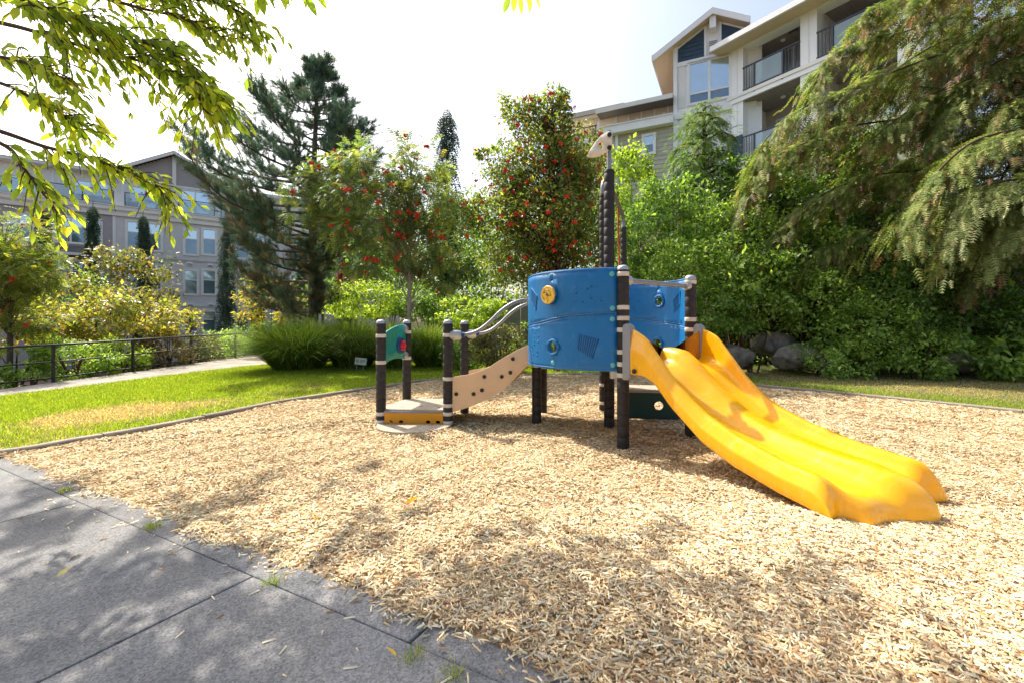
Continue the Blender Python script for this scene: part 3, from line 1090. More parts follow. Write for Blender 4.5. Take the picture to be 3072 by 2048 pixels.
ro = dens(rt) + dens(rb)
near = panel('ramp_side', ro, [], lambda u, v: (u, 6.0 + 0.02 * (u + 0.8), v), M_TAN, PS, 0.024, smooth=False)
far_ = panel('ramp_side', ro, [], lambda u, v: (u + 0.13, 6.9, v), M_TAN, PS, 0.024, smooth=False)
for zx, zy in ((1065, 935), (1237, 935), (1320, 897), (1344, 763), (1519, 763), (1605, 722), (1630, 587)):
    p = at(1050 + zx / 3.336, 900 + zy / 3.336, 6.0)
    MB().lathe([(0.025, 0.0), (0.026, 0.015), (0.018, 0.024)], (p.x, 5.992 + 0.02 * (p.x + 0.8), p.z), 14, (0, -1, 0)).build('bolt', M_KNOB, near, smooth=True)
tr = MB()
rp = dens([(-0.8, 0.21), (-0.6, 0.26), (-0.4, 0.35), (-0.2, 0.47), (0.0, 0.63), (0.15, 0.77), (0.3, 0.85), (0.45, 0.87)])
tr.add([(x, y, z - t) for x, z in rp for y, t in ((6.02, 0), (6.88, 0), (6.88, 0.02), (6.02, 0.02))],
       [(4 * i + k, 4 * i + (k + 1) % 4, 4 * i + 4 + (k + 1) % 4, 4 * i + 4 + k) for i in range(len(rp) - 1) for k in range(4)] + [(0, 1, 2, 3)])
tr.build('ramp_tread', M_DECKP, PS)
for (x0, y0, dx, dz) in ((L3[0], L3[1], 0, 0), (L4[0], L4[1], 0.1, 0)):
    pts = [(x0 + 0.1, y0, 1.19), (x0 + 0.28, y0, 1.205), (x0 + 0.42, y0, 1.26), (x0 + 0.56, y0, 1.37), (x0 + 0.7, y0, 1.505), (x0 + 0.84, y0, 1.60), (x0 + 0.97, y0 + 0.01, 1.645), (x0 + 1.12, y0 + 0.02, 1.66)]
    h = MB().tube(smooth_path(pts, 6), 0.024, 10).build('hand_rail', M_STEEL, PS, smooth=True)
    MB().lathe([(0.058, -0.075), (0.066, -0.06), (0.062, 0.06), (0.045, 0.08)], (x0 + 0.1, y0, 1.19), 16, (1, 0, 0)).build('clamp', M_CAP, h, smooth=True)
    MB().lathe([(0.036, 0.08), (0.036, 0.12)], (x0 + 0.1, y0, 1.19), 12, (1, 0, 0)).build('sleeve', M_BLUE_D, h, smooth=True)
    MB().cbox(x0 + 1.04, x0 + 1.16, y0 - 0.04, y0 + 0.06, 1.60, 1.72, 0.015).build('bracket', M_GREYP, h)

# tower deck
AC, AR = Vector((1.17, 5.88, 0)), 0.95
mid = Vector((1.665, 5.17, 0))
FD = Vector((0.476, -0.88, 0)).normalized()      # slide direction
LR = Vector((0.88, 0.476, 0)).normalized()       # across the slide


def mirror(p):
    q = p - mid
    lat = q.dot(LR)
    return p - LR * 2 * lat


dpoly = [(AC.x + 0.9 * AR * math.cos(a), AC.y + 0.9 * AR * math.sin(a)) for a in np.linspace(R(268), R(182), 12)]
mp = [mirror(Vector((x, y, 0))) for x, y in reversed(dpoly)]
dpoly = dpoly + [(0.45, 6.9), (1.4, 7.0)] + [(p.x, p.y) for p in mp]
MB().slab(dpoly, 0.845, 0.885).build('tower_deck', M_DECKP, PS)
for (x, y) in ((1.13, 5.02), (0.42, 6.2), (1.32, 6.9), (2.03, 5.5)):
    MB().cbox(x - 0.045, x + 0.045, y - 0.045, y + 0.045, 0.735, 0.845, 0.01).build('deck_bracket', M_BAND, PS)


# blue curved hull panels
def arcmap(off=0.0, mir=False):
    def fn(u, v):
        if mir: u = UMAX + UMIN - u - 0.36
        a = R(180) + u / AR
        p = AC + Vector((math.cos(a), math.sin(a), 0)) * (AR + off)
        if mir: p = mirror(p)
        return (p.x, p.y, v)
    return fn


def arc_px(x, y):
    """display pixel -> (u, z) on the front hull panel"""
    k = (x * DS - CX) / FPX
    best = None
    for a in np.linspace(R(180), R(272), 1200):
        p = AC + Vector((math.cos(a), math.sin(a), 0)) * AR
        e = abs(p.x - k * p.y)
        if best is None or e < best[0]: best = (e, a, p.y)
    return ((best[1] - R(180)) * AR, CAM_H - (y * DS - HY) / FPX * best[2])


UMAX = R(88.5) * AR
UMIN = -R(4) * AR
seam = [arc_px(*q) for q in ((1219, 752), (1240, 743), (1270, 735), (1310, 728), (1350, 724), (1390, 721), (1417, 720))]
seam = [(UMIN, seam[0][1] - 0.004)] + seam[1:-1] + [(UMAX, seam[-1][1])]
seam = [(p.x, p.y) for p in smooth_path([Vector((a, b, 0)) for a, b in seam], 4)]


def hull(mir):
    root = []
    g = 0.0015
    um = UMAX if not mir else UMAX
    top = [(u, 1.925 - 0.02 * math.exp(-(u - UMIN) * 9)) for u in np.linspace(um, UMIN, 24)]
    bot = [(u, 0.835 + 0.03 * math.exp(-(u - UMIN) * 9)) for u in np.linspace(UMIN, um, 24)]
    up_o = [(u, z + g) for u, z in seam] + top
    lo_o = bot + [(u, z - g) for u, z in reversed(seam)]
    hu, hz = arc_px(1271, 797)
    du, dz_ = arc_px(1267, 678)
    hu_hole = circle(hu, hz, 0.068, 24)
    hd_hole = circle(du, dz_, 0.068, 24)
    sm = circle(*arc_px(1269, 643), 0.017, 12)
    m0 = arcmap(0, mir)
    up_ = panel('hull_panel', up_o, [hd_hole, sm], m0, M_BLUE, PS, 0.022, 0.075)
    lo_ = panel('hull_panel', lo_o, [hu_hole], m0, M_BLUE, PS, 0.022, 0.075)
    sgn = -1 if mir else 1      # which side of the shell shows features
    # raised rims: seam ridges and edges
    for o, dzz in ((up_, 0.016), (lo_, -0.016)):
        MB().tube([arcmap(0.0125 * 1, mir)(u, z + dzz) for u, z in seam], 0.0045, 6).build('ridge', M_BLUE, o, smooth=True)
        MB().tube([arcmap(-0.0125, mir)(u, z + dzz) for u, z in seam], 0.0045, 6).build('ridge', M_BLUE, o, smooth=True)
    MB().tube([arcmap(0, mir)(u, z) for u, z in top], 0.016, 8).build('rim', M_BLUE, up_, smooth=True)
    MB().tube([arcmap(0, mir)(u, z) for u, z in bot], 0.016, 8).build('rim', M_BLUE, lo_, smooth=True)
    for o, (cu, cz) in ((up_, (du, dz_)), (lo_, (hu, hz))):
        for rr, off in ((0.078, 0.016), (0.078, -0.016)):
            MB().tube([arcmap(off, mir)(cu + rr * math.cos(a), cz + rr * math.sin(a)) for a in np.linspace(0, 2 * math.pi, 29)], 0.018, 8).build('porthole_ring', M_BLUE, o, smooth=True)
    # fin motifs: sunk slats behind a rim
    def fin_motif(o, pts, nsl):
        pts = [arc_px(*q) for q in pts]
        for off in (0.0116, -0.0116):
            a0 = arcmap(off, mir); a1 = arcmap(off * 1.55, mir)
            n = len(pts)
            MB().tube([arcmap(off * 1.1, mir)(*p) for p in pts + pts[:1]], 0.007, 6).build('motif_rim', M_BLUE, o, smooth=True)
            A, B, C_, D_ = pts
            panel('motif_field', pts, [], arcmap(off * 1.12, mir), M_BLUE_D, o, 0.001, 0.03)
            ms = MB()
            for k in range(nsl):
                t0, t1 = (k + 0.25) / nsl, (k + 0.75) / nsl
                l = lambda P, Q, t: (P[0] + (Q[0] - P[0]) * t, P[1] + (Q[1] - P[1]) * t)
                q = [l(A, B, t0), l(A, B, t1), l(D_, C_, t1), l(D_, C_, t0)]
                ms.add([a1(*p) for p in q], [(0, 1, 2, 3)])
            ms.build('motif_slat', M_BLUE, o)
    fin_motif(lo_, [(1328, 765), (1375, 778), (1361, 822), (1326, 802)], 9)
    fin_motif(up_, [(1223, 662), (1236, 680), (1233, 712), (1224, 694)], 8)
    # bubbles
    rb_ = random.Random(5)
    for o, (bx, by), n, s in ((up_, (1352, 675), 18, 30), (lo_, (1232, 785), 16, 8)):
        for k in range(n):
            qx = bx + rb_.uniform(-1, 1) * s
            qy = by + rb_.uniform(-1, 1) * (22 if s > 10 else 32)
            u, z = arc_px(qx, qy)
            c = Vector(arcmap(0.010, mir)(u, z)); c2 = Vector(arcmap(0.03, mir)(u, z))
            MB().lathe([(0.011, -0.002), (0.010, 0.004), (0.005, 0.008)], c, 8, c2 - c).build('bubble', M_BLUE if k % 3 else M_BLUE_D, o, smooth=True)
            if mir:
                c = Vector(arcmap(-0.010, mir)(u, z)); c2 = Vector(arcmap(-0.03, mir)(u, z))
                MB().lathe([(0.011, -0.002), (0.010, 0.004), (0.005, 0.008)], c, 8, c2 - c).build('bubble', M_BLUE if k % 3 else M_BLUE_D, o, smooth=True)
    for (qx, qy, o) in ((1405, 630, up_), (1406, 708, up_), (1406, 733, lo_), (1407, 837, lo_), (1272, 832, lo_)):
        u, z = arc_px(qx, qy)
        c = Vector(arcmap(0.010, mir)(u, z)); c2 = Vector(arcmap(0.03, mir)(u, z))
        MB().lathe([(0.028, 0), (0.029, 0.008), (0.022, 0.018), (0.01, 0.022)], c, 14, c2 - c).build('bolt_cap', M_BOLT, o, smooth=True)
    return up_, lo_, (du, dz_)


up_, lo_, dpos = hull(False)
hull(True)
# yellow engraved disc on the front panel
c = Vector(arcmap(0.03)(*dpos)); c2 = Vector(arcmap(0.2)(*dpos))
ax = (c2 - c).normalized()
disc = MB().lathe([(0.03, -0.03), (0.03, 0.012), (0.098, 0.014), (0.104, 0.02), (0.104, 0.04), (0.098, 0.046), (0.0875, 0.046), (0.086, 0.043), (0.02, 0.043)], c, 32, ax).build('disc', M_DISC, up_, smooth=True)
MB().lathe([(0.013, 0.043), (0.013, 0.05), (0.006, 0.053)], c, 10, ax).build('disc_bolt', M_KNOB, disc, smooth=True)
tx = ax.cross(Vector((0, 0, 1))).normalized()
for pts in ([(-0.06, 0.02), (-0.03, 0.06), (0.02, 0.055), (0.045, 0.03), (0.06, -0.01), (0.03, -0.015), (0.005, 0.01), (-0.02, 0.03), (-0.06, 0.02)],
            [(0.005, -0.02), (-0.005, -0.045), (0.015, -0.07), (0.0, -0.085)], [(-0.075, -0.02), (-0.05, -0.04), (-0.045, -0.06)]):
    MB().tube([c + ax * 0.0445 - tx * a + Vector((0, 0, b)) for a, b in pts], 0.0028, 5).build('engraving', M_KNOB, disc)

# top rail across the slide mouth
a = Vector((*MM1, 1.80)) + LR * 0.05
b = Vector((*MM2, 1.78)) - LR * 0.05
rl = MB().tube([a, b], 0.026, 12).build('top_rail', M_STEEL, PS, smooth=True)
for q in (a, b):
    MB().lathe([(0.05, -0.05), (0.055, 0), (0.05, 0.05)], q, 14, LR).build('rail_clamp', M_CAP, rl, smooth=True)


# double slide: one swept shell
def build_slide():
    sF = [0, .2, .36, .5, .7, .9, 1.05, 1.35, 1.73, 2.05, 2.45]
    zF = [.925, .925, .90, .82, .655, .525, .44, .325, .23, .17, .115]
    zWL = [1.27, 1.27, 1.19, 1.03, .80, .625, .525, .40, .295, .25, .21]
    zD = [1.07, 1.075, 1.045, .945, .765, .615, .52, .405, .335, .30, .20]
    zB = [.80, .80, .80, .74, .545, .40, .29, .165, .065, .01, -.01]
    fi = lambda s, T: np.interp(s, sF, T)
    # lateral stations: (w, kind, weight) height = floor*(1-weight)+rim*weight
    prof = [(-.585, 'b', 0), (-.60, 'b', .12), (-.604, 'b', .50), (-.604, 'b', .58), (-.592, 'b', .64), (-.545, 'w', .97), (-.535, 'w', .995), (-.50, 'w', 1.0), (-.488, 'w', .985), (-.475, 'w', .90), (-.452, 'w', .40), (-.43, 'w', .12), (-.39, 'w', .02), (-.33, 'f', 0),
            (-.27, 'f', -.010), (-.205, 'f', 0), (-.165, 'd', .06), (-.135, 'd', .26), (-.105, 'd', .72), (-.085, 'd', .93), (-.06, 'd', .99), (0, 'd', 1.0)]
    prof = prof + [(-w, k, h) for w, k, h in reversed(prof[:-1])]

    def z_at(s, k, h, right):
        F = fi(s, zF)
        if k == 'f': return F + h
        if k == 'd': return F + (fi(s, zD) - F) * h
        W = fi(s, zWL) + (0.03 * smoothstep(0.8, 1.8, s) if right else 0)
        if k == 'b': return fi(s, zB) + (W - fi(s, zB)) * h
        if h > 0.6 and False: return W
        return F + (W - F) * h

    def send(w):
        l = 2.10
        e = l + 0.0 * w
        e += 0.17 * smoothstep(-.5, -.40, w) * (1 - smoothstep(.12, .24, w))
        e += 0.16 * smoothstep(-.28, .08, w) * (1 - smoothstep(.14, .26, w))
        e += 0.13 * smoothstep(.2, .30, w)
        e += 0.07 * smoothstep(.45, .58, w)
        return e

    us = np.concatenate([np.linspace(0, 0.9, 46), [0.925, 0.945, 0.962, 0.976, 0.987, 0.995, 1.0]])
    V = []
    for t in us:
        row = []
        for w, k, h in prof:
            se = float(send(w))
            s = 0.14 + t * (se - 0.14)
            z = float(z_at(s, k, h, w > 0))
            # round over the end
            d = se - s
            rad = {'f': 0.12, 'd': 0.2}.get(k, 0.15)
            if d < rad and not (k == 'b' and h == 0):
                q = 1 - d / rad
                z = -0.01 + (z + 0.01) * math.sqrt(max(1 - q * q, 0.0)) ** 0.9
            if abs(w) > 0.38:
                kq = 0.42 + 0.58 * float(smoothstep(0.1, 1.1, s))
                w = math.copysign(0.604 - (0.604 - abs(w)) * kq, w)
            elif k == 'f':
                w = w * (1 + 0.12 * (1 - float(smoothstep(0.1, 1.1, s))))
            p = mid + FD * s + LR * (w * (1 - 0.03 * (1 - t)))
            row.append((p.x, p.y, z))
        V.append(row)
    n = len(prof)
    v = [p for row in V for p in row]
    # underside
    base = len(v)
    for t, row in zip(us, V):
        for w in (-.585, -.42, 0.0, .42, .585):
            s = 0.14 + t * (float(send(w)) - 0.14)
            z = float(fi(s, zF)) - 0.05 if abs(w) < .5 else float(fi(s, zB)) + 0.004
            z = max(z, -0.012)
            if t > 0.93: z = -0.012
            p = mid + FD * (s - 0.004) + LR * w * (0.985 if t < 0.9 else 1.0)
            v.append((p.x, p.y, z))
    f = []
    for i in range(len(us) - 1):
        for k in range(n - 1): f.append((i * n + k, i * n + k + 1, (i + 1) * n + k + 1, (i + 1) * n + k))
        for k in range(4): f.append((base + i * 5 + k, base + (i + 1) * 5 + k, base + (i + 1) * 5 + k + 1, base + i * 5 + k + 1))
        f.append((i * n, (i + 1) * n, base + (i + 1) * 5, base + i * 5))
        f.append((i * n + n - 1, base + i * 5 + 4, base + (i + 1) * 5 + 4, (i + 1) * n + n - 1))
    f.append(tuple(range(n)) + tuple(range(base + 4, base - 1, -1)))
    o = MB().add(v, f).build('slide', M_YEL, PS)
    me = o.data
    me.polygons.foreach_set('use_smooth', np.ones(len(me.polygons), dtype=bool))
    ss = o.modifiers.new('smooth', 'SUBSURF'); ss.levels = 1; ss.render_levels = 1
    o['label'] = 'glossy yellow double lane slide'
    # grey handles beside the slide mouth, bolts
    for sgn, P, rz in ((-1, MM1, 1), (1, MM2, 1)):
        c = Vector((P[0], P[1], 0)) + FD * 0.085 + LR * (-0.02 if sgn < 0 else 0.02)
        prof_ = [(-0.03, 0.74), (0.05, 0.74), (0.085, 0.78), (0.085, 1.25), (0.065, 1.31), (0.02, 1.335), (-0.02, 1.32), (-0.03, 1.28)]
        m_ = MB()
        nn = len(prof_)
        vv = [tuple(c + FD * a + LR * q + Vector((0, 0, b))) for q in (-0.045, 0.045) for a, b in prof_]
        m_.add(vv, [tuple(range(nn)), tuple(range(2 * nn - 1, nn - 1, -1))] + [(i, nn + i, nn + (i + 1) % nn, (i + 1) % nn) for i in range(nn)])
        m_.build('handle', M_GREYP, o, bevel=0.012)
    q = mid + FD * 0.24 - LR * 0.592
    MB().lathe([(0.026, 0), (0.026, 0.012), (0.018, 0.018)], (q.x, q.y, 0.845), 12, -LR).build('bolt', M_KNOB, o, smooth=True)
    return o


build_slide()

# low green step unit behind the tower
g0, g1 = Vector((1.62, 6.5, 0)), Vector((2.62, 6.35, 0))
gx = (g1 - g0).normalized()
panel('step_panel', [(0, 0.0), (1.0, 0.0), (1.0, 0.37), (0, 0.37)], [circle(0.46, 0.19, 0.062, 20)], plane_map(g0, gx), M_GREEN_P, PS, 0.025, smooth=False)
gn = Vector((-gx.y, gx.x, 0))
q = [g0, g1, g1 + gn * 0.62, g0 + gn * 0.62]
MB().slab([(p.x, p.y) for p in q], 0.372, 0.40).build('step_deck', M_DECKP, PS, bevel=0.006)


# ------------------------------------------------------------------ metal railing along the path
def fence():
    pts = [Vector(p) for p in ((-13.55, 8.0, 0), (-12.9, 10.15, 0), (-12.4, 12.3, 0), (-12.08, 14.5, 0), (-11.85, 16.8, 0), (-11.55, 19.0, 0), (-10.85, 21.2, 0))]
    for p in pts: p.z = lh(p.x, p.y)
    root = empty('metal_fence', pts[2], 'black metal three rail fence along the outer side of the path', 'fence')
    b = pts[2]
    for p in pts:
        MB().cbox(p.x - b.x - 0.032, p.x - b.x + 0.032, p.y - b.y - 0.032, p.y - b.y + 0.032, p.z - b.z - 0.15, p.z - b.z + 0.985, 0.006).build('post', M_IRON, root)
    for h, r in ((1.0, 0.028), (0.55, 0.02), (0.12, 0.02)):
        for p, q in zip(pts[:-1], pts[1:]):
            d = (q - p).normalized() * (0.0 if h > 0.9 else 0.03)
            MB().tube([p - b + d + Vector((0, 0, h)), q - b - d + Vector((0, 0, h))], r, 8).build('rail', M_IRON, root, smooth=True)


fence()

# small notice in the lawn by the tall grass
sg = atd(825, 850, 13.2)
sg.z = lh(sg.x, sg.y)
sroot = empty('notice_sign', sg, 'small white notice on two thin stakes before the tall grass', 'sign')
sb = MB().box(-0.175, 0.175, -0.006, 0.006, 0.21, 0.41).build('board', M_SIGN, sroot)
sroot.rotation_euler = (R(-8), R(5), R(-6))
mk = MB()
mk.lathe([(0.048, 0), (0.048, 0.002)], (-0.1, -0.0065, 0.31), 18, (0, -1, 0))
mk.build('pictogram_ring', M_INK, sb)
MB().lathe([(0.04, 0.0), (0.04, 0.0025)], (-0.1, -0.0072, 0.31), 18, (0, -1, 0)).build('pictogram_field', M_SIGN, sb)
md = MB()
md.box(-0.125, -0.082, -0.0115, -0.0102, 0.305, 0.322).box(-0.122, -0.114, -0.0115, -0.0102, 0.287, 0.305).box(-0.092, -0.084, -0.0115, -0.0102, 0.287, 0.305).box(-0.084, -0.07, -0.0115, -0.0102, 0.318, 0.334)
md.build('pictogram', M_INK, sb)
for k, w in enumerate((0.15, 0.17, 0.12)):
    MB().box(-0.02, -0.02 + w, -0.0078, -0.0066, 0.34 - 0.035 * k, 0.352 - 0.035 * k).build('text_line', M_INK, sb)
for x in (-0.1, 0.1): MB().box(x - 0.007, x + 0.007, 0.006, 0.018, -0.15, 0.40).build('stake', M_STEEL, sroot)

# lamp posts beyond the lawn
for (px, y0, D, h, lab) in ((741, 760, 21.0, 3.0, 'thin black lamp post beside the pine trunk'), (437, 790, 24.0, 2.6, 'thin black lamp post before the grey apartment block')):
    p = atd(px, y0, D); p.z = lh(p.x, p.y)
    lr = empty('lamp_post', p, lab, 'lamp post', 'lamp posts')
    MB().lathe([(0.09, 0), (0.085, 0.15), (0.055, 0.2), (0.05, h)], (0, 0, 0), 10).build('pole', M_IRON, lr, smooth=True)
    MB().lathe([(0.05, h), (0.16, h + 0.05), (0.14, h + 0.3), (0.02, h + 0.42)], (0, 0, 0), 12).build('lamp_head', M_IRON, lr, smooth=True)


# ------------------------------------------------------------------ buildings
class Facade:
    """vertical plane: origin O (world x,y), e along it to the right in the picture, m into the building"""
    def __init__(s, name, O, e, label, z0):
        s.O = Vector((O[0], O[1], 0)); s.e = Vector((e[0], e[1], 0)).normalized()
        s.m = Vector((-s.e.y, s.e.x, 0))
        s.root = empty(name, (O[0], O[1], z0), label, 'building', None, math.atan2(s.e.y, s.e.x)) if label else None
        s.z0 = z0

    def u(s, x, n=0.0):
        k = (x - CX) / FPX
        b = s.O + s.m * n
        return (k * b.y - b.x) / (s.e.x - k * s.e.y)

    def z(s, x, y, n=0.0):
        u = s.u(x, n)
        D = (s.O + s.m * n + s.e * u).y
        return CAM_H - (y - HY) / FPX * D - s.z0

    def uz(s, x, y, n=0.0): return s.u(x, n), s.z(x, y, n)


def siding(parent, u0, u1, z0, z1, mat, pitch=0.12, n=0.0, name='siding'):
    """lapped boards joined in one part: far too fine to tell apart"""
    mb = MB()
    z = z0
    while z < z1 - 1e-3:
        t = min(z + pitch, z1)
        mb.prism_x = None
        v = [(u0, n - 0.022, z), (u1, n - 0.022, z), (u1, n - 0.004, t), (u0, n - 0.004, t), (u0, n, z), (u1, n, z)]
        mb.add(v, [(0, 1, 2, 3), (0, 4, 5, 1)])
        z = t
    return mb.build(name, mat, parent)


def window(parent, u0, u1, z0, z1, nv=1, hbar=None, n=0.0, trim=0.11, mat=None, blind=0.0, sash=True):
    T = mat or M_TRIM
    w = MB()
    w.box(u0 - trim, u0, n - 0.07, n + 0.05, z0 - trim, z1 + trim).box(u1, u1 + trim, n - 0.07, n + 0.05, z0 - trim, z1 + trim)
    w.box(u0, u1, n - 0.07, n + 0.05, z1, z1 + trim).box(u0, u1, n - 0.08, n + 0.05, z0 - trim, z0)
    wo = w.build('window', T, parent)
    for k in range(nv):
        a = u0 + (u1 - u0) * k / nv; b = u0 + (u1 - u0) * (k + 1) / nv
        g = 0.05
        zs = [(z0, z1)] if hbar is None else [(z0, z0 + (z1 - z0) * hbar), (z0 + (z1 - z0) * hbar, z1)]
        fr = MB()
        fr.box(a, a + g, n - 0.05, n + 0.03, z0, z1).box(b - g, b, n - 0.05, n + 0.03, z0, z1)
        for c, d in zs:
            fr.box(a + g, b - g, n - 0.05, n + 0.03, c, c + g * 0.7).box(a + g, b - g, n - 0.05, n + 0.03, d - g * 0.7, d)
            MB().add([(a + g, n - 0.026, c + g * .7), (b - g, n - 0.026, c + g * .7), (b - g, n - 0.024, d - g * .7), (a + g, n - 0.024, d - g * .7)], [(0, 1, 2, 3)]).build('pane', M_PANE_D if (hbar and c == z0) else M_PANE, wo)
        fr.build('frame', T, wo)
    return wo


def left_building():
    F = Facade('grey_apartment_block', (-22.3, 34.0), (0.819, 0.574), 'grey sided apartment block with cream trim and gabled top floor behind the fence', -1.2)
    r = F.root
    zz = lambda x, y: (x / 1.96, 400 + y / 1.96)       # measured on a 1.96x enlargement
    def U(x): return F.u(x / 1.96)
    def Z(x, y): return F.z(x / 1.96, 400 + y / 1.96)
    uc = U(672)                                          # corner trim
    uL, uR = U(-260), U(2350)
    zt = (Z(300, 470) + Z(1270, 590)) / 2               # underside of the parapet cornice
    zt = Z(672, 486)
    zc1 = Z(672, 440)
    # storeys
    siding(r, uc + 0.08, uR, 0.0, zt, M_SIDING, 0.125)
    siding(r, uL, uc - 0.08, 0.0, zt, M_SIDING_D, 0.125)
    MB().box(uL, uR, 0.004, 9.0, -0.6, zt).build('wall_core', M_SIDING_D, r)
    MB().box(uc - 0.08, uc + 0.08, -0.06, 0.05, 0.0, zt - 0.01).build('corner_board', M_TRIM, r)
    for k, (h0, h1, o) in enumerate(((0.0, 0.30, 0.16), (0.30, 0.36, 0.22), (0.36, 0.62, 0.30), (0.62, 0.70, 0.36))):
        MB().box(uL, uR, -o, 0.3, zt + h0 + 0.001 * k, zt + h1).build('cornice', M_TRIM, r)
    zb = Z(1110, 1010)
    MB().box(U(980), uR, -0.05, 0.0, zb - 0.1, zb + 0.1).build('band', M_TRIM, r)
    zb2 = Z(1000, 745)
    MB().box(uc + 0.09, uR, -0.045, 0.0, zb2 - 0.06, zb2 + 0.06).build('band', M_SIDING_D, r)
    # windows
    def W(x0, x1, y0, y1, nv, hb=0.5, **k):
        xm = (x0 + x1) / 2
        t = 0.11
        return window(r, U(x0) + t, U(x1) - t, Z(xm, y1) + t, Z(xm, y0) - t, nv, hb, **k)
    W(310, 605, 492, 655, 3, 0.62)
    W(735, 960, 520, 695, 2, 0.62)
    for a, b in ((1075, 1172), (1182, 1278)):
        W(a, b, 560, 722, 1, 0.62); W(a, b, 800, 955, 1, 0.60); W(a, b, 1040, 1172, 1, 0.6)
    for a, b in ((1380, 1470), (1478, 1566), (1700, 1790), (1798, 1885)):
        W(a, b, 600, 745, 1, 0.62); W(a, b, 828, 972, 1, 0.6); W(a, b, 1052, 1180, 1, 0.6)
    W(320, 605, 745, 905, 3, 0.6)
    W(735, 960, 775, 925, 2, 0.6)
    W(320, 605, 985, 1110, 3, 0.6)
    W(735, 960, 1010, 1130, 2, 0.6)
    W(20, 200, 470, 640, 2, 0.62); W(20, 200, 730, 890, 2, 0.6)
    # awning over the second storey window
    za = Z(470, 712)
    aw = MB().add([(U(300), -0.02, za + 0.5), (U(622), -0.02, za + 0.5), (U(622), -0.62, za), (U(300), -0.62, za), (U(300), -0.02, za - 0.02), (U(622), -0.02, za - 0.02), (U(622), -0.62, za - 0.14), (U(300), -0.62, za - 0.14)],
                  [(0, 3, 2, 1), (3, 7, 6, 2), (0, 4, 7, 3), (1, 2, 6, 5), (4, 5, 6, 7)]).build('awning', M_ROOF, r)
    MB().box(U(296), U(626), -0.68, -0.622, za - 0.15, za + 0.02).build('gutter', M_TRIM, aw)
    for x, y in ((915, 748), (1115, 767), (1237, 777), (1120, 1008), (1240, 1008)):
        a, z = U(x), Z(x, y)
        v = MB().box(a - 0.17, a + 0.17, -0.14, -0.03, z - 0.1, z + 0.1).build('vent_hood', M_TRIM_W, r)
        MB().box(a - 0.13, a + 0.13, -0.146, -0.1405, z - 0.08, z - 0.02).build('vent_grille', M_RAILD, v)
    # set-back top storey, with gable and terrace
    nb = 2.2
    F2 = Facade('x', (F.O + F.m * nb)[:2], F.e[:2], None, F.z0)
    def U2(x): return F2.u(x / 1.96)
    def Z2(x, y): return F2.z(x / 1.96, 400 + y / 1.96)
    zf = zt + 0.70
    zg = Z2(1005, 312)                     # bottom of the gable siding
    MB().box(uL, uR, 0.3, 9, zf - 0.1, zf).build('terrace_floor', M_CONC_W, r)
    MB().box(uL, uR, nb, 8.6, zf, zg + 0.1).build('top_wall', M_TRIM, r)
    def W2(x0, x1, y0, y1, nv):
        return window(r, U2(x0), U2(x1), max(Z2((x0 + x1) / 2, y1), zf + 0.1), Z2((x0 + x1) / 2, y0), nv, None, n=nb - 0.01, trim=0.08, mat=M_TRIM)
    W2(435, 640, 290, 420, 2); W2(760, 950, 325, 440, 2); W2(1065, 1230, 345, 480, 2); W2(60, 250, 260, 400, 2)
    for x in (310, 350, 680, 720, 1035):
        MB().box(U2(x) - 0.05, U2(x) + 0.05, nb - 0.06, nb, zf, zg).build('batten', M_TRIM_W, r)
    # gable
    ua, za_ = U2(1025), Z2(1025, 128)
    ul, zl = U2(690), Z2(690, 222)
    hw = ua - ul
    pr = (za_ - zl) / hw
    gb = [(ua - hw, zl), (ua + hw, zl), (ua, za_)]
    MB().prism([(ua - hw + 0.3, zg), (ua + hw - 0.3, zg), (ua + hw - 0.3, zl), (ua, za_ - 0.12), (ua - hw + 0.3, zl)], nb - 0.02, nb + 5).build('gable_wall', M_SIDING_D, r)
    gs = MB()
    z = zg + 0.05
    while z < za_ - 0.2:
        half = min(hw - 0.35, max(0.0, (za_ - 0.14 - z) / pr))
        if half > 0.1:
            gs.add([(ua - half, nb - 0.045, z), (ua + half, nb - 0.045, z), (ua + half * 0.985, nb - 0.025, z + 0.125), (ua - half * 0.985, nb - 0.025, z + 0.125)], [(0, 1, 2, 3)])
        z += 0.125
    gs.build('gable_siding', M_SIDING_D, r)
    MB().box(ua - 0.12, ua + 0.12, nb - 0.16, nb - 0.05, zg, za_ - 0.25).build('gable_post', M_TRIM, r)
    MB().box(ua - hw + 0.2, ua + hw - 0.2, nb - 0.1, nb - 0.022, zg - 0.06, zg + 0.1).build('gable_base', M_TRIM, r)
    for sg in (-1, 1):
        e0 = ua + sg * (hw + 0.7); z0 = zl - 0.7 * pr
        o0, o1 = -0.55 + nb, nb + 6.5
        rf = MB().add([(ua, o0, za_ + 0.17), (e0, o0, z0 + 0.17), (e0, o1, z0 + 0.17), (ua, o1, za_ + 0.17), (ua, o0, za_ + 0.05), (e0, o0, z0 + 0.05), (e0, o1, z0 + 0.05), (ua, o1, za_ + 0.05)],
                      [(0, 1, 2, 3), (4, 7, 6, 5), (1, 5, 6, 2), (0, 4, 5, 1), (3, 2, 6, 7)]).build('roof', M_ROOF, r)
        MB().add([(ua, o0 - 0.05, za_ + 0.15), (e0, o0 - 0.05, z0 + 0.15), (e0, o0 - 0.05, z0 - 0.12), (ua, o0 - 0.05, za_ - 0.12), (ua, o0 - 0.004, za_ + 0.15), (e0, o0 - 0.004, z0 + 0.15), (e0, o0 - 0.004, z0 - 0.12), (ua, o0 - 0.004, za_ - 0.12)],
                 [(0, 3, 2, 1), (4, 5, 6, 7), (0, 1, 5, 4), (3, 7, 6, 2), (1, 2, 6, 5)]).build('barge_board', M_TRIM, rf)
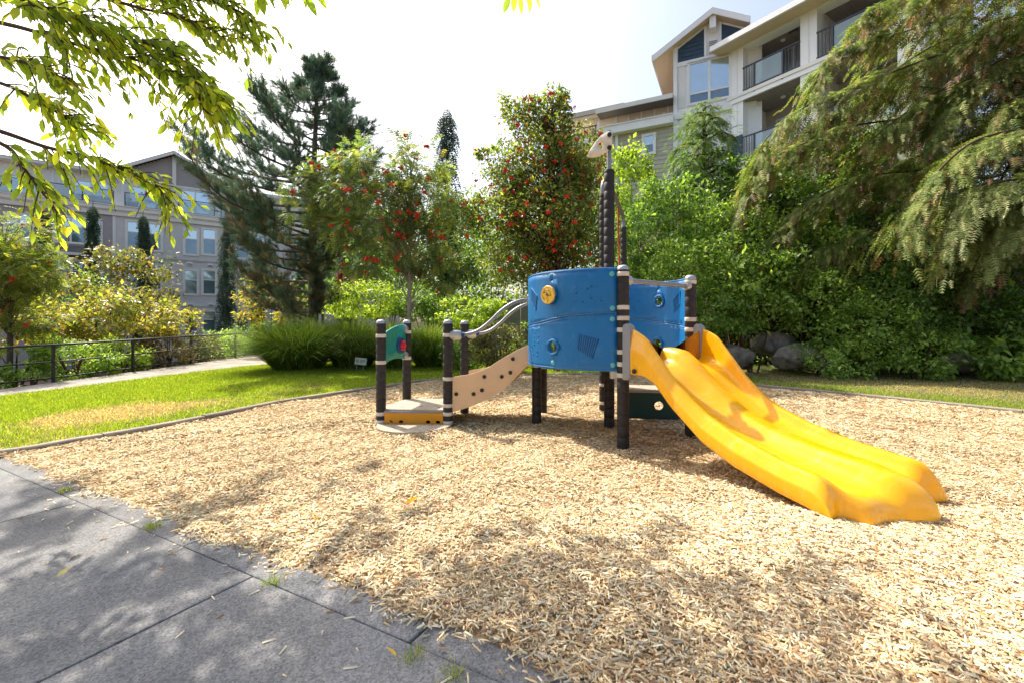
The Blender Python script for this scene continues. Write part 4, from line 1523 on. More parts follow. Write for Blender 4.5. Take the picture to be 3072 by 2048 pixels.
    # flat eaves either side
    for a, b in ((uL, ua - hw - 0.2), (ua + hw + 0.2, uR)):
        rf = MB().box(a, b, nb - 0.7, nb + 6, zg + 0.1, zg + 0.3).build('roof', M_TRIM, r)
        MB().add([(a, nb - 0.75, zg + 0.3), (b, nb - 0.75, zg + 0.3), (b, nb + 3, zg + 1.2), (a, nb + 3, zg + 1.2)], [(0, 1, 2, 3)]).build('roof_slope', M_ROOF, rf)
    # glass balustrades on the terrace edge
    zr = zf + 0.95
    for x0, x1 in ((-150, 270), (290, 668), (735, 992), (1052, 1260), (1300, 1700)):
        a, b = U(x0), U(x1)
        bal = MB().box(a, b, -0.02, 0.02, zr, zr + 0.05).build('balustrade', M_RAILD, r)
        n = max(2, int((b - a) / 1.5) + 1)
        for k in range(n):
            u = a + (b - a) * k / (n - 1)
            MB().box(u - 0.025, u + 0.025, -0.025, 0.025, zf, zr).build('baluster', M_RAILD, bal)
            if k < n - 1:
                u2 = a + (b - a) * (k + 1) / (n - 1)
                MB().box(u + 0.04, u2 - 0.04, -0.005, 0.005, zf + 0.1, zr - 0.04).build('pane', M_GLASS, bal)
        MB().box(a, b, -0.015, 0.015, zf + 0.05, zf + 0.09).build('bottom_rail', M_RAILD, bal)
    for x0, x1 in ((668, 735), (992, 1052)):
        MB().box(U(x0) + 0.03, U(x1) - 0.03, -0.1, 0.25, zf, zf + 0.85).build('parapet', M_TRIM, r)
    # things on the terrace
    def world(u, n, z): return F.O + F.e * u + F.m * n + Vector((0, 0, z + F.z0))
    for x, n, kind in ((330, 0.9, 'chair'), (540, 1.1, 'sofa'), (775, 0.8, 'pot')):
        p = world(U(x), n, zf)
        rz = math.atan2(F.e.y, F.e.x)
        if kind == 'chair':
            t = empty('lounge_chair', p, 'dark lounge chair on the roof terrace behind the glass', 'chair', rz=rz)
            MB().cbox(-0.35, 0.35, -0.35, 0.4, 0.25, 0.42, 0.03).build('seat', M_SIDING, t); MB().cbox(-0.35, 0.35, 0.3, 0.45, 0.3, 1.0, 0.03).build('backrest', M_SIDING, t)
            for sx in (-0.3, 0.3):
                for sy in (-0.3, 0.35): MB().box(sx - 0.03, sx + 0.03, sy - 0.03, sy + 0.03, 0, 0.25).build('leg', M_RAILD, t)
        elif kind == 'sofa':
            t = empty('outdoor_sofa', p, 'low cushioned sofa on the roof terrace before the wide window', 'sofa', rz=rz)
            MB().cbox(-1.0, 1.0, -0.4, 0.4, 0.08, 0.42, 0.04).build('seat', M_CONC_W, t); MB().cbox(-1.0, 1.0, 0.28, 0.45, 0.42, 0.8, 0.04).build('backrest', M_CONC_W, t)
        else:
            t = empty('planter', p, 'round dark planter with clipped shrub on the roof terrace', 'planter', rz=rz)
            MB().lathe([(0.2, 0), (0.3, 0.4), (0.31, 0.42)], (0, 0, 0), 14).build('pot', M_RAILD, t, smooth=True)
            q, o, ci = clumpy(260, (0, 0, 0.55), (0.3, 0.3, 0.25), 14)
            v, f, c = leaf_cloud(q, o, 0.12, [(50, 70, 40), (70, 92, 50)])
            put('crown', fast_mesh('crown', v, f, M_LEAF, c), t)
    p = world(U(935), 0.9, zf)
    t = empty('potted_maple', p, 'small red leaved maple in a pot on the roof terrace', 'potted tree')
    MB().lathe([(0.18, 0), (0.25, 0.4), (0.26, 0.42)], (0, 0, 0), 12).build('pot', M_RAILD, t, smooth=True)
    MB().tube([(0, 0, 0.4), (0.05, 0, 0.9), (0, 0, 1.3)], 0.03, 6, 0.015).build('trunk', M_BARK, t)
    q, o, ci = clumpy(500, (0, 0, 1.45), (0.95, 0.7, 0.42), 22)
    v, f, c = leaf_cloud(q, o, 0.16, [(132, 40, 62), (160, 56, 74), (108, 32, 50)])
    put('crown', fast_mesh('crown', v, f, M_LEAF, c), t)


left_building()


def right_building():
    z1 = lambda x, y: (1650 + x / 2.138, y / 2.138)      # measured on a 2.138x enlargement
    cor = (9.5, 20.0)
    G = 5.6
    A = Facade('white_gabled_block', cor, (0.9, -0.44), 'white apartment wing with blue shingled gable and big windows above the bank', G)
    r = A.root
    U = lambda x, n=0.0: A.u(z1(x, 0)[0], n)
    Z = lambda x, y, n=0.0: A.z(*z1(x, y), n)
    # ---- gable wall
    uL, uR = U(797), U(1160)
    zwin0, zwin1 = Z(1020, 648), Z(1020, 388)
    zsh0 = Z(990, 368)
    zb = Z(990, 690)
    # rake line measured on the wall itself, then the overhang that puts the eave tip where it shows
    pr = (Z(997, 165) - Z(820, 305)) / (U(997) - U(820))
    apx_u = U(1046)
    wtop = Z(820, 305) + pr * (apx_u - U(820))
    wz = lambda u: wtop - abs(u - apx_u) * pr
    OV = min(np.linspace(-0.3, -3.0, 271), key=lambda n: abs(Z(660, 368, n) - (wz(U(660, n)) + 0.16)))
    OV = max(float(OV), -2.2)
    apx_z = wtop + 0.16
    lu = U(660, OV)
    MB().prism([(uL, zb - 6), (uR + 1.2, zb - 6), (uR + 1.2, wz(uR + 1.2)), (apx_u, wz(apx_u)), (uL, wz(uL))], 0.0, 6.0).build('gable_wall', M_TRIM_W, r)
    # shingles, each its own piece
    sh_me = None
    def shingles(ua, ub):
        fld = MB().prism([(ua, zsh0), (ub, zsh0), (ub, wz(ub) - 0.12), (ua, wz(ua) - 0.12)], -0.03, -0.002).build('shingle_field', M_SHINGLE, r)
        row, z, h, w = 0, zsh0, 0.19, 0.40
        while z < max(wz(ua), wz(ub)) - 0.2:
            u = ua - (0.5 * w if row % 2 else 0)
            while u < ub:
                a, b = max(u + 0.008, ua), min(u + w - 0.008, ub)
                if b - a > 0.05 and min(wz(a), wz(b)) - 0.12 > z + h * 0.5:
                    t = 0.004 * ((row * 7 + int(u * 13)) % 4)
                    top = min(z + h + 0.02, min(wz(a), wz(b)) - 0.12)
                    MB().add([(a, -0.05 - t, z), (b, -0.05 - t, z), (b, -0.034, top), (a, -0.034, top), (a, -0.031, z), (b, -0.031, z)], [(0, 1, 2, 3), (0, 4, 5, 1), (0, 3, 4), (1, 5, 2)]).build('shingle', M_SHINGLE, fld)
                u += w
            z += h; row += 1
    shingles(U(822), U(993)); shingles(U(1098), uR + 1.1)
    MB().box(uL - 0.02, uR + 1.1, -0.07, -0.003, zsh0 - 0.2, zsh0 - 0.01).build('trim_board', M_TRIM_W, r)
    MB().box(uL - 0.03, U(818), -0.08, -0.003, zb - 2, wz(uL) + 0.1).build('corner_board', M_TRIM_W, r)
    for x in (997, 1092):
        MB().box(U(x) - 0.05, U(x) + 0.05, -0.075, -0.003, zsh0, wz(U(x)) - 0.05).build('batten', M_TRIM_W, r)
    lv = MB().box(U(1015), U(1078), -0.075, -0.003, Z(1045, 345), Z(1045, 268)).build('louvre', M_TRIM, r)
    for k in range(7):
        z = Z(1045, 345) + (Z(1045, 268) - Z(1045, 345)) * (k + 0.3) / 7
        MB().box(U(1015) + 0.04, U(1078) - 0.04, -0.09, -0.076, z, z + 0.04).build('slat', M_CONC_W, lv)
    # ridge knee
    MB().box(apx_u - 0.13, apx_u + 0.13, OV + 0.06, -0.01, apx_z - 0.75, apx_z - 0.2).build('ridge_beam', M_TRIM_W, r)
    # roof planes with soffit
    for sg in (-1, 1):
        half = (apx_u - lu) if sg < 0 else (uR + 0.7 - apx_u)
        e0 = apx_u + sg * half; ez = apx_z - half * pr
        n0, n1 = OV, 6.5
        P = lambda u, n, z: (u, n, z)
        rf = MB().add([P(apx_u, n0, apx_z + 0.1), P(e0, n0, ez + 0.1), P(e0, n1, ez + 0.1), P(apx_u, n1, apx_z + 0.1), P(apx_u, n0, apx_z), P(e0, n0, ez), P(e0, n1, ez), P(apx_u, n1, apx_z)],
                      [(0, 1, 2, 3), (1, 5, 6, 2), (3, 2, 6, 7), (0, 4, 5, 1)]).build('roof', M_ROOF, r)
        sf = MB().add([P(apx_u, n0 + 0.03, apx_z - 0.14), P(e0, n0 + 0.03, ez - 0.14), P(e0, n1, ez - 0.14), P(apx_u, n1, apx_z - 0.14)], [(0, 3, 2, 1)]).build('soffit', M_SOFFIT, rf)
        # fine soffit boards
        bd = MB()
        k = 0
        while k * 0.11 < half - 0.12:
            a, b = k * 0.11 + 0.006, k * 0.11 + 0.104
            pa = (apx_u + sg * a, apx_z - a * pr - 0.15); pb = (apx_u + sg * b, apx_z - b * pr - 0.15)
            bd.add([P(pa[0], n0 + 0.06, pa[1]), P(pb[0], n0 + 0.06, pb[1]), P(pb[0], 0.0, pb[1]), P(pa[0], 0.0, pa[1])], [(0, 1, 2, 3)])
            k += 1
        tag(bd.build('soffit_board', M_SOFFIT, rf), kind='stuff')
        MB().add([P(apx_u, n0 - 0.05, apx_z + 0.06), P(e0, n0 - 0.05, ez + 0.06), P(e0, n0 - 0.05, ez - 0.2), P(apx_u, n0 - 0.05, apx_z - 0.2),
                  P(apx_u, n0 - 0.003, apx_z + 0.06), P(e0, n0 - 0.003, ez + 0.06), P(e0, n0 - 0.003, ez - 0.2), P(apx_u, n0 - 0.003, apx_z - 0.2)],
                 [(0, 3, 2, 1), (4, 5, 6, 7), (0, 1, 5, 4), (3, 7, 6, 2), (1, 2, 6, 5)]).build('barge_board', M_TRIM_W, rf)
        MB().box(min(e0, e0 + sg * 0.05), max(e0, e0 + sg * 0.05), n0 - 0.05, n1, ez - 0.2, ez + 0.08).build('gutter', M_TRIM, rf)
    # windows
    window(r, U(885) + 0.05, U(1155), zwin0, zwin1, 2, 0.24, trim=0.08, mat=M_TRIM_W)
    for x0, x1 in ((815, 880),):
        MB().box(U(x0) + 0.05, U(x1) - 0.08, -0.03, -0.002, zwin0 - 0.1, zwin1 + 0.02).build('wall_panel', M_TRIM, r)
    MB().box(uL, uR + 1, -0.12, -0.003, zb - 0.35, zb - 0.05).build('band_board', M_TRIM_W, r)
    # ---- lower left part: deep balcony under an eave
    uf = U(0)
    ze0 = Z(600, 672)
    zp1, zp0 = Z(600, 790), Z(600, 838)
    u0, u1 = U(372), uL - 0.02
    MB().box(u0 - 0.3, u1, -0.35, 3, zp0, zp1).build('parapet', M_TRIM_W, r)
    MB().box(u0 - 0.34, u1, -0.39, -0.2, zp1, zp1 + 0.05).build('parapet_cap', M_TRIM, r)
    rfl = MB().add([(u0 - 0.5, -0.35, ze0), (u1, -0.35, ze0), (u1, 3.5, ze0 + 1.3), (u0 - 0.5, 3.5, ze0 + 1.3), (u0 - 0.5, -0.35, ze0 - 0.12), (u1, -0.35, ze0 - 0.12), (u1, 2.0, ze0 - 0.12), (u0 - 0.5, 2.0, ze0 - 0.12)],
                   [(0, 1, 2, 3), (4, 7, 6, 5), (0, 4, 5, 1), (0, 3, 7, 4)]).build('roof', M_ROOF, r)
    MB().box(u0 - 0.52, u1, -0.41, -0.352, ze0 - 0.14, ze0 + 0.06).build('gutter', M_TRIM, rfl)
    MB().box(u0 - 0.55, u1, 0.42, 3.0, zp1 - 0.5, ze0 - 0.125).build('balcony_wall', M_SOFFIT, r)
    for k in range(5):
        u = u0 + (u1 - u0) * (k + 0.5) / 5
        MB().box(u - 0.03, u + 0.03, 0.385, 0.418, zp1, ze0 - 0.13).build('batten', M_TRIM, r)
    for x in (550, 725):
        MB().lathe([(0.08, 0), (0.06, 0.05)], (U(x), 0.4, ze0 - 0.45), 10, (0, -1, 0)).build('wall_lamp', M_TRIM, r)
    # beige wall under the parapet: each board its own piece
    wz0 = zp0 - 5.5
    bw = MB().box(u0 - 0.1, u1, 0.03, 3, wz0, zp0).build('lower_wall', M_BEIGE, r)
    z = zp0 - 2.7
    while z < zp0 - 0.02:
        t = min(z + 0.2, zp0 - 0.005)
        MB().add([(U(440), 0.0, z), (u1, 0.0, z), (u1, 0.022, t), (U(440), 0.022, t), (U(440), 0.028, z), (u1, 0.028, z)], [(0, 1, 2, 3), (0, 4, 5, 1)]).build('siding_board', M_BEIGE, bw)
        z += 0.2
    MB().box(U(420), U(438), -0.05, 0.03, wz0, zp0 - 0.004).build('corner_board', M_TRIM_W, r)
    window(r, U(602), U(668), Z(635, 985), Z(635, 872), 1, 0.5, trim=0.09, mat=M_TRIM_W)
    # far left balcony
    n_ = 3.0
    a, b = U(40, n_), U(330, n_)
    zf0, zf1 = Z(190, 945, n_), Z(190, 912, n_)
    MB().box(a, b + 1.0, n_ - 0.2, n_ + 3, zf0, zf1).build('balcony_slab', M_TRIM_W, r)
    MB().box(a, b + 1.0, n_ + 1.2, n_ + 4, zf0 - 5, zf1 + 2.3).build('set_back_wall', M_BEIGE, r)
    zr = Z(190, 838, n_)
    bal = MB().box(a, b, n_ - 0.16, n_ - 0.12, zr, zr + 0.05).build('balustrade', M_RAILD, r)
    k = 0
    u = a
    while u < b:
        MB().box(u - 0.012, u + 0.012, n_ - 0.15, n_ - 0.13, zf1, zr).build('baluster', M_RAILD, bal)
        u += 0.16
    zq = Z(300, 778, n_)
    MB().box(a + 0.9, b + 0.5, n_ - 0.5, n_ + 3, zq, zq + 0.18).build('roof', M_SOFFIT, r)
    MB().add([(a + 0.9, n_ - 0.55, zq + 0.19), (b + 0.5, n_ - 0.55, zq + 0.19), (b + 0.5, n_ + 2, zq + 0.9), (a + 0.9, n_ + 2, zq + 0.9)], [(0, 1, 2, 3)]).build('roof_slope', M_ROOF, r)
    MB().box(b - 0.2, b + 0.15, n_ - 0.2, n_ + 0.2, zf1, zq).build('column', M_TRIM_W, r)

    # ---------------- wing B: stacked balconies coming towards the camera
    B = Facade('balcony_wing', cor, (0.56, -0.83), 'white apartment wing with stacked balconies and dark railings', G)
    q = B.root
    U = lambda x, n=0.0: B.u(z1(x, 0)[0], n)
    Z = lambda x, y, n=0.0: B.z(*z1(x, y), n)
    uE = 6.6
    zr1 = Z(1430, 190)                                # ceiling line of the top balconies
    zgt = Z(1350, 132, -0.75)                         # gutter top
    zfT, zfB = Z(1240, 600), Z(1240, 640)             # upper balcony slab
    zfT, zfB = (Z(1300, 575) + Z(1550, 462)) / 2, (Z(1300, 625) + Z(1550, 512)) / 2
    zgT = zfT - 2.95
    ztop = zr1 + 0.3
    cols_ = [(U(1165), U(1238)), (U(1605), U(1712)), (U(1712) + 2.4, uE)]
    depth = 1.9
    for k, (a, b) in enumerate(cols_):
        MB().box(a, b, 0.0, 0.45, -1.0, zr1).build('column', M_TRIM_W, q)
        MB().box(a + (b - a) * 0.46, a + (b - a) * 0.54, -0.012, -0.001, -1.0, zr1 - 0.1).build('batten', M_TRIM, q)
    MB().box(-0.3, uE, depth, depth + 4, -2.0, zr1 + 0.2).build('back_wall', M_BEIGE, q)
    for k, (a, b) in enumerate(cols_[:-1]):
        MB().box(b - 0.12, b, 0.45, depth, -1.0, zr1).build('side_wall', M_TRIM, q)
        MB().box(cols_[k + 1][0], cols_[k + 1][0] + 0.12, 0.45, depth, -1.0, zr1).build('side_wall', M_TRIM, q)
        o = cols_[k + 1][0] - b
        for zfl in (zfT, zgT):
            d = MB().box(b + o * 0.2, b + o * 0.85, depth - 0.06, depth - 0.001, zfl, zfl + 2.1).build('patio_door', M_TRIM_W, q)
            for s0, s1 in ((0.23, 0.51), (0.54, 0.82)):
                MB().box(b + o * s0, b + o * s1, depth - 0.07, depth - 0.061, zfl + 0.1, zfl + 2.0).build('pane', M_PANE, d)
    for zt_, zb_ in ((zfT, zfB), (zgT, zgT - (zfT - zfB))):
        s = MB().box(0.0, uE, -0.06, depth, zb_, zt_).build('floor_slab', M_TRIM_W, q)
        MB().box(0.0, uE, -0.1, -0.061, zt_ - 0.12, zt_ + 0.02).build('slab_trim', M_TRIM, s)
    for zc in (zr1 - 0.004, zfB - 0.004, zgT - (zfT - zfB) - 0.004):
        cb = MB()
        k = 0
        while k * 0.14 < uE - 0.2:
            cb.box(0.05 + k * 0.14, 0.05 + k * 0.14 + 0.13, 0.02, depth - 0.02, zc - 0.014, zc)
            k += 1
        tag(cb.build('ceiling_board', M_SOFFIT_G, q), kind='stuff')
    # railing per bay
    for k in range(2):
        a, b = cols_[k][1], cols_[k + 1][0]
        for zfl in (zfT, zgT):
            zr = zfl + 1.02
            bal = MB().box(a, b, -0.05, 0.0, zr, zr + 0.05).build('balustrade', M_RAILD, q)
            MB().box(a, b, -0.045, -0.005, zfl + 0.08, zfl + 0.12).build('bottom_rail', M_RAILD, bal)
            w = b - a
            for t in (0.22, 0.72):
                MB().box(a + w * t - 0.03, a + w * t + 0.03, -0.06, 0.01, zfl - 0.16, zr).build('stanchion', M_RAILD, bal)
            MB().box(a + w * 0.24, a + w * 0.70, -0.03, -0.02, zfl + 0.13, zr - 0.02).build('pane', M_GLASS, bal)
            for t0, t1, nn in ((0.0, 0.2, 4), (0.745, 1.0, 5)):
                for j in range(nn):
                    u = a + w * (t0 + (t1 - t0) * (j + 0.5) / nn)
                    MB().box(u - 0.011, u + 0.011, -0.036, -0.014, zfl + 0.12, zr).build('baluster', M_RAILD, bal)
    # eave
    rf = MB().add([(-0.35, -0.75, zgt), (uE, -0.75, zgt), (uE, 5, zgt + 1.6), (-0.35, 5, zgt + 1.6)], [(0, 1, 2, 3)]).build('roof', M_ROOF, q)
    MB().box(-0.35, uE, -0.7, 0.6, zgt - 0.2, zgt - 0.12).build('soffit', M_SOFFIT, rf)
    MB().box(-0.38, uE, -0.8, -0.702, zgt - 0.2, zgt + 0.02).build('gutter', M_TRIM_W, rf)
    MB().box(0.0, uE, -0.03, 0.5, zr1 - 0.1, max(zgt - 0.205, zr1 + 0.05)).build('header', M_TRIM_W, q)
    for x, zc in ((1495, zr1 - 0.02), (1495, zfB - 0.02)):
        MB().lathe([(0.09, 0), (0.09, 0.05), (0.05, 0.07)], (U(1495, 1.0), 1.0, zc), 12, (0, 0, -1)).build('ceiling_lamp', M_TRIM_W, q)
    for k in range(2):
        u = cols_[k][1] + 1.5
        MB().box(u, u + 0.35, 0.7, 0.8, zr1 - 0.05, zr1 - 0.02).build('ceiling_vent', M_RAILD, q)
    # blue panel bay below, beside the lower balcony
    a, b = U(1152), U(1238)
    zz_ = Z(1190, 880)
    bp = MB().box(a - 0.05, b, -0.03, -0.002, zgT - 1.0, zz_).build('blue_bay', M_SHINGLE, q)


right_building()

# grey concrete retaining wall seen between the trees
p = atd(1130, 700, 19.0)
wr = empty('concrete_wall', (p.x, p.y, -0.05), 'pale grey concrete garden wall between the rowans', 'wall')
for k in range(4):
    MB().box(-2.4 + 1.2 * k + 0.008, -1.2 + 1.2 * k - 0.008, 0, 0.25, 0, 2.35 + 0.0).build('panel', M_CONC_W, wr, bevel=0.01)
MB().box(-2.45, 2.45, -0.04, 0.29, 2.351, 2.45).build('coping', M_CONC_W, wr, bevel=0.01)


# ------------------------------------------------------------------ cherry tree over the camera
def leaves_on_twigs(bough, rtw, n_twig, tw_len, per, dirbias, start=0.0, size=0.086):
    """twigs off a bough and alternate drooping leaves on them: returns leaf pos, dir, up, size and twig lines"""
    P, Dv, Uv, S, lines = [], [], [], [], []
    m = len(bough)
    for k in range(n_twig):
        t = start + (1 - start) * (k + rtw.random()) / n_twig
        i = min(int(t * (m - 1)), m - 2)
        b = bough[i].lerp(bough[i + 1], t * (m - 1) - i)
        ax = (bough[i + 1] - bough[i]).normalized()
        d = (ax * 0.9 + Vector(dirbias) * 0.5 + Vector((rtw.gauss(0, .6), rtw.gauss(0, .6), rtw.gauss(-0.05, .35)))).normalized()
        L = tw_len * (0.5 + 0.8 * rtw.random()) * (1.15 - 0.4 * t)
        e = b + d * L + Vector((0, 0, -0.22 * L))
        mid_ = b + d * L * 0.55 + Vector((0, 0, 0.02))
        pts = smooth_path([b, mid_, e], 4)
        lines.append((pts, 0.006, 0.002))
        nl = max(3, int(per * L / tw_len))
        for j in range(nl):
            s = 0.12 + 0.9 * (j + rtw.random() * 0.6) / nl
            q = pts[min(int(s * (len(pts) - 1)), len(pts) - 1)]
            side = 1 if j % 2 else -1
            lat = d.cross(Vector((0, 0, 1))).normalized() * side
            ld = (d * 0.75 + lat * 0.6 + Vector((rtw.gauss(0, .28), rtw.gauss(0, .28), -0.55 + rtw.gauss(0, .4)))).normalized()
            P.append(q); Dv.append(ld)
            Uv.append((Vector((rtw.gauss(0, .5), rtw.gauss(0, .5), 1.0)) + lat * 0.3).normalized())
            S.append(size * (0.8 + 0.65 * rtw.random()))
    return P, Dv, Uv, S, lines


def cherry():
    base = Vector((-7.7, 4.7, 0)); base.z = lh(base.x, base.y)
    root = empty('cherry_tree', base, 'broad cherry tree whose backlit leafy boughs hang in at upper left', 'tree')
    rtw = random.Random(11)
    trunk = smooth_path([(0, 0, -0.1), (0.05, 0, 1.0), (0.15, -0.05, 1.9), (0.2, -0.1, 2.6), (0.3, -0.15, 3.6), (0.5, -0.3, 5.0), (0.7, -0.5, 6.6)], 5)
    MB().tube(trunk, 0.2, 12, 0.05).build('trunk', M_BARK, root, smooth=True)
    def W(x, y, D): return at(x, y, D)
    fork = lambda h: base + Vector((0.15, -0.05, h))
    boughs = [   # visible boughs: display in photo pixels, with depth
        ([fork(3.4), W(-500, -150, 4.2), W(250, -60, 3.9), W(520, -10, 3.9), W(680, 15, 4.0), W(725, 55, 4.0)], 40, 0.50, 10, 0.45),
        ([fork(3.2), W(-400, -60, 3.9), W(200, -20, 3.7), W(440, 30, 3.8), W(580, 65, 3.9), W(690, 125, 3.9)], 30, 0.42, 9, 0.45),
        ([fork(2.9), W(-300, 30, 3.6), W(0, 70, 3.4), W(230, 135, 3.4), W(420, 185, 3.5), W(540, 235, 3.6), W(620, 285, 3.7)], 58, 0.52, 11, 0.38),
        ([fork(3.1), W(-300, -60, 3.5), W(20, 0, 3.3), W(200, 50, 3.3), W(350, 110, 3.4), W(500, 150, 3.5), W(580, 230, 3.6), W(604, 350, 3.6)], 52, 0.5, 10, 0.38),
        ([fork(2.6), W(-250, 190, 3.5), W(0, 250, 3.4), W(138, 320, 3.5), W(285, 395, 3.6)], 26, 0.40, 9, 0.5),
        ([fork(2.4), W(-220, 330, 3.7), W(0, 395, 3.6), W(130, 440, 3.7), W(250, 470, 3.8), W(370, 512, 3.9), W(470, 560, 4.0), W(514, 622, 4.0)], 40, 0.42, 9, 0.4),
        ([fork(2.3), W(-220, 380, 3.6), W(0, 430, 3.5), W(75, 510, 3.6), W(120, 570, 3.6), W(175, 640, 3.7)], 20, 0.34, 8, 0.4),
        ([fork(3.3), W(-400, -100, 3.3), W(-50, -40, 3.1), W(120, 20, 3.1), W(260, 60, 3.2)], 34, 0.5, 10, 0.45),
        ([fork(2.7), W(-300, 110, 3.3), W(-60, 160, 3.2), W(80, 190, 3.2), W(190, 240, 3.3)], 22, 0.42, 9, 0.5),
    ]
    LP, LD, LU, LS, lines = [], [], [], [], []
    for pts, nt, tl_, per, st in boughs:
        bp = smooth_path(pts, 6)
        lines.append((bp, 0.024, 0.004))
        a = leaves_on_twigs(bp, rtw, nt, tl_, per, (0.4, 0.1, -0.25), st)
        LP += a[0]; LD += a[1]; LU += a[2]; LS += a[3]; lines += a[4]
    n_vis = len(LP)
    # boughs overhead, out of the picture, that throw the dappled shade
    spots = [(-4.6, 2.9, 1.0), (-3.9, 2.2, 1.0), (-3.6, 3.3, .7), (-3.0, 2.5, 1.1), (-2.6, 1.7, 1.1), (-2.2, 2.9, .6), (-1.9, 2.2, 1.0), (-1.6, 1.5, 1.1), (-1.1, 1.9, .9), (-0.7, 1.3, 1.0),
             (-1.45, 4.05, .14), (-2.2, 3.45, .2), (-0.95, 2.72, .4), (-0.2, 2.65, .35), (0.2, 2.45, .6), (-0.15, 2.12, .9), (0.5, 2.1, .8), (0.72, 2.6, .35), (1.4, 2.34, .5), (1.32, 2.0, .5),
             (0.2, 1.7, 1.0), (0.85, 1.62, .9), (1.3, 1.6, .55), (-0.3, 1.45, .9), (0.5, 1.3, 1.0), (-4.9, 1.8, 1), (-3.3, 1.4, 1), (-2.2, 0.9, 1.2), (-0.9, 0.7, 1.2), (0.6, 0.6, 1.2), (-4.2, 0.8, 1.1), (-5.6, 2.4, 1)]
    hub = base + Vector((0.6, -0.4, 5.6))
    for gx, gy, am in spots:
        hmin = 2.45 + 1.3 * gy + 0.25
        h = max(4.3, hmin) + 0.8 * rtw.random()
        c = Vector((gx - 0.58 * h, gy + 0.60 * h, h))
        ax = (c - hub); ax.z = 0
        d = ax.normalized() if ax.length > 0.5 else Vector((1, 0, 0))
        e = c + d * 0.45
        s = c - d * 0.55 + Vector((0, 0, 0.1))
        lines.append((smooth_path([hub, hub.lerp(s, 0.5) + Vector((0, 0, 0.35)), s, e], 5), 0.04, 0.006))
        bp = smooth_path([s, c, e], 4)
        on_chips = (Vector((gx, gy, 0)) - P0).dot(PN) > 0.3
        a = leaves_on_twigs(bp, rtw, int((17 if on_chips else 17) * am) + 3, 0.30 if on_chips else 0.55, 11, (0, 0, 0), 0.0, 0.13 if on_chips else 0.15)
        keep = [i for i, p in enumerate(a[0]) if (p.z - CAM_H) / max(p.y, 0.1) > 0.725 or p.y < 0.2]
        for src, dst in zip(a[:4], (LP, LD, LU, LS)): dst += [src[i] for i in keep]
        lines += [l for l in a[4] if (l[0][-1].z - CAM_H) / max(l[0][-1].y, 0.1) > 0.72]
    # the sprig that dips into the top edge of the picture
    sp_ = smooth_path([hub, at(1300, -700, 4.6), at(1520, -160, 4.4), at(1575, -40, 4.4)], 6)
    lines.append((sp_, 0.03, 0.004))
    for (x, y, dx, dz) in ((1528, -12, -0.35, -1), (1560, -12, 0.1, -1), (1596, -22, 0.55, -0.75), (1545, -18, -.1, -1), (1580, -16, .25, -1)):
        LP.append(at(x, y, 4.4)); LD.append(Vector((dx, 0.1, dz)).normalized()); LU.append(Vector((rtw.gauss(0, .4), -1, 0.5)).normalized()); LS.append(0.16)
    LPn, LDn, LUn, LSn = (np.array([tuple(p) for p in LP]), np.array([tuple(p) for p in LD]), np.array([tuple(p) for p in LU]), np.array(LS))
    Rm = frames(LDn, LUn)
    tips = LPn + LDn * LSn[:, None] * 0.5
    px = CX + tips[:, 0] / np.maximum(tips[:, 1], 0.1) * FPX
    py = HY - (tips[:, 2] - CAM_H) / np.maximum(tips[:, 1], 0.1) * FPX
    inside = (px > 0) & (px < 3072) & (py > 0) & (py < 2048) & (tips[:, 1] > 0.3)
    idx = np.where(inside)[0]
    order = idx[np.argsort(-(LSn[idx] / LPn[idx, 1]))][:300]
    single = set(order.tolist())
    pal = [(134, 150, 58), (146, 158, 60), (118, 138, 58), (160, 166, 64), (106, 126, 56), (172, 170, 66), (138, 154, 66), (122, 136, 56)]
    pool = []
    for k, cc in enumerate(pal):
        v = T_CHERRY[0].copy()
        v[:, 2] += 0.10 * np.sin(v[:, 0] * 3 + k) * (0.3 + 0.1 * k)
        v[:, 1] *= 0.85 + 0.05 * k
        pool.append(fast_mesh('leaf', v, T_CHERRY[1], M_CHERRY, np.tile(lin(cc), (len(v), 1)), smooth=True))
    bl = base
    for i in order:
        o = put('leaf', pool[rtw.randrange(8)], root)
        o.matrix_local = Matrix.Translation(Vector(LPn[i]) - bl) @ Matrix(Rm[i].tolist()).to_4x4() @ Matrix.Scale(float(LSn[i]), 4)
    rest = np.array([i for i in range(len(LPn)) if i not in single])
    v, f, c = scatter(T_CHERRY[0], T_CHERRY[1], LPn[rest] - np.array(bl), Rm[rest], LSn[rest], palette(len(rest), pal, 0.12))
    tag(put('crown', fast_mesh('crown', v, f, M_CHERRY, c, smooth=True), root), kind='stuff')
    mb = MB()
    for pts, r0, r1 in lines: mb.tube([p - bl for p in pts], r0, 5, r1)
    mb.build('branch', M_TWIG, root, smooth=True)
    # one rust-brown dead leaf
    print('cherry leaves', len(LPn), n_vis)


cherry()


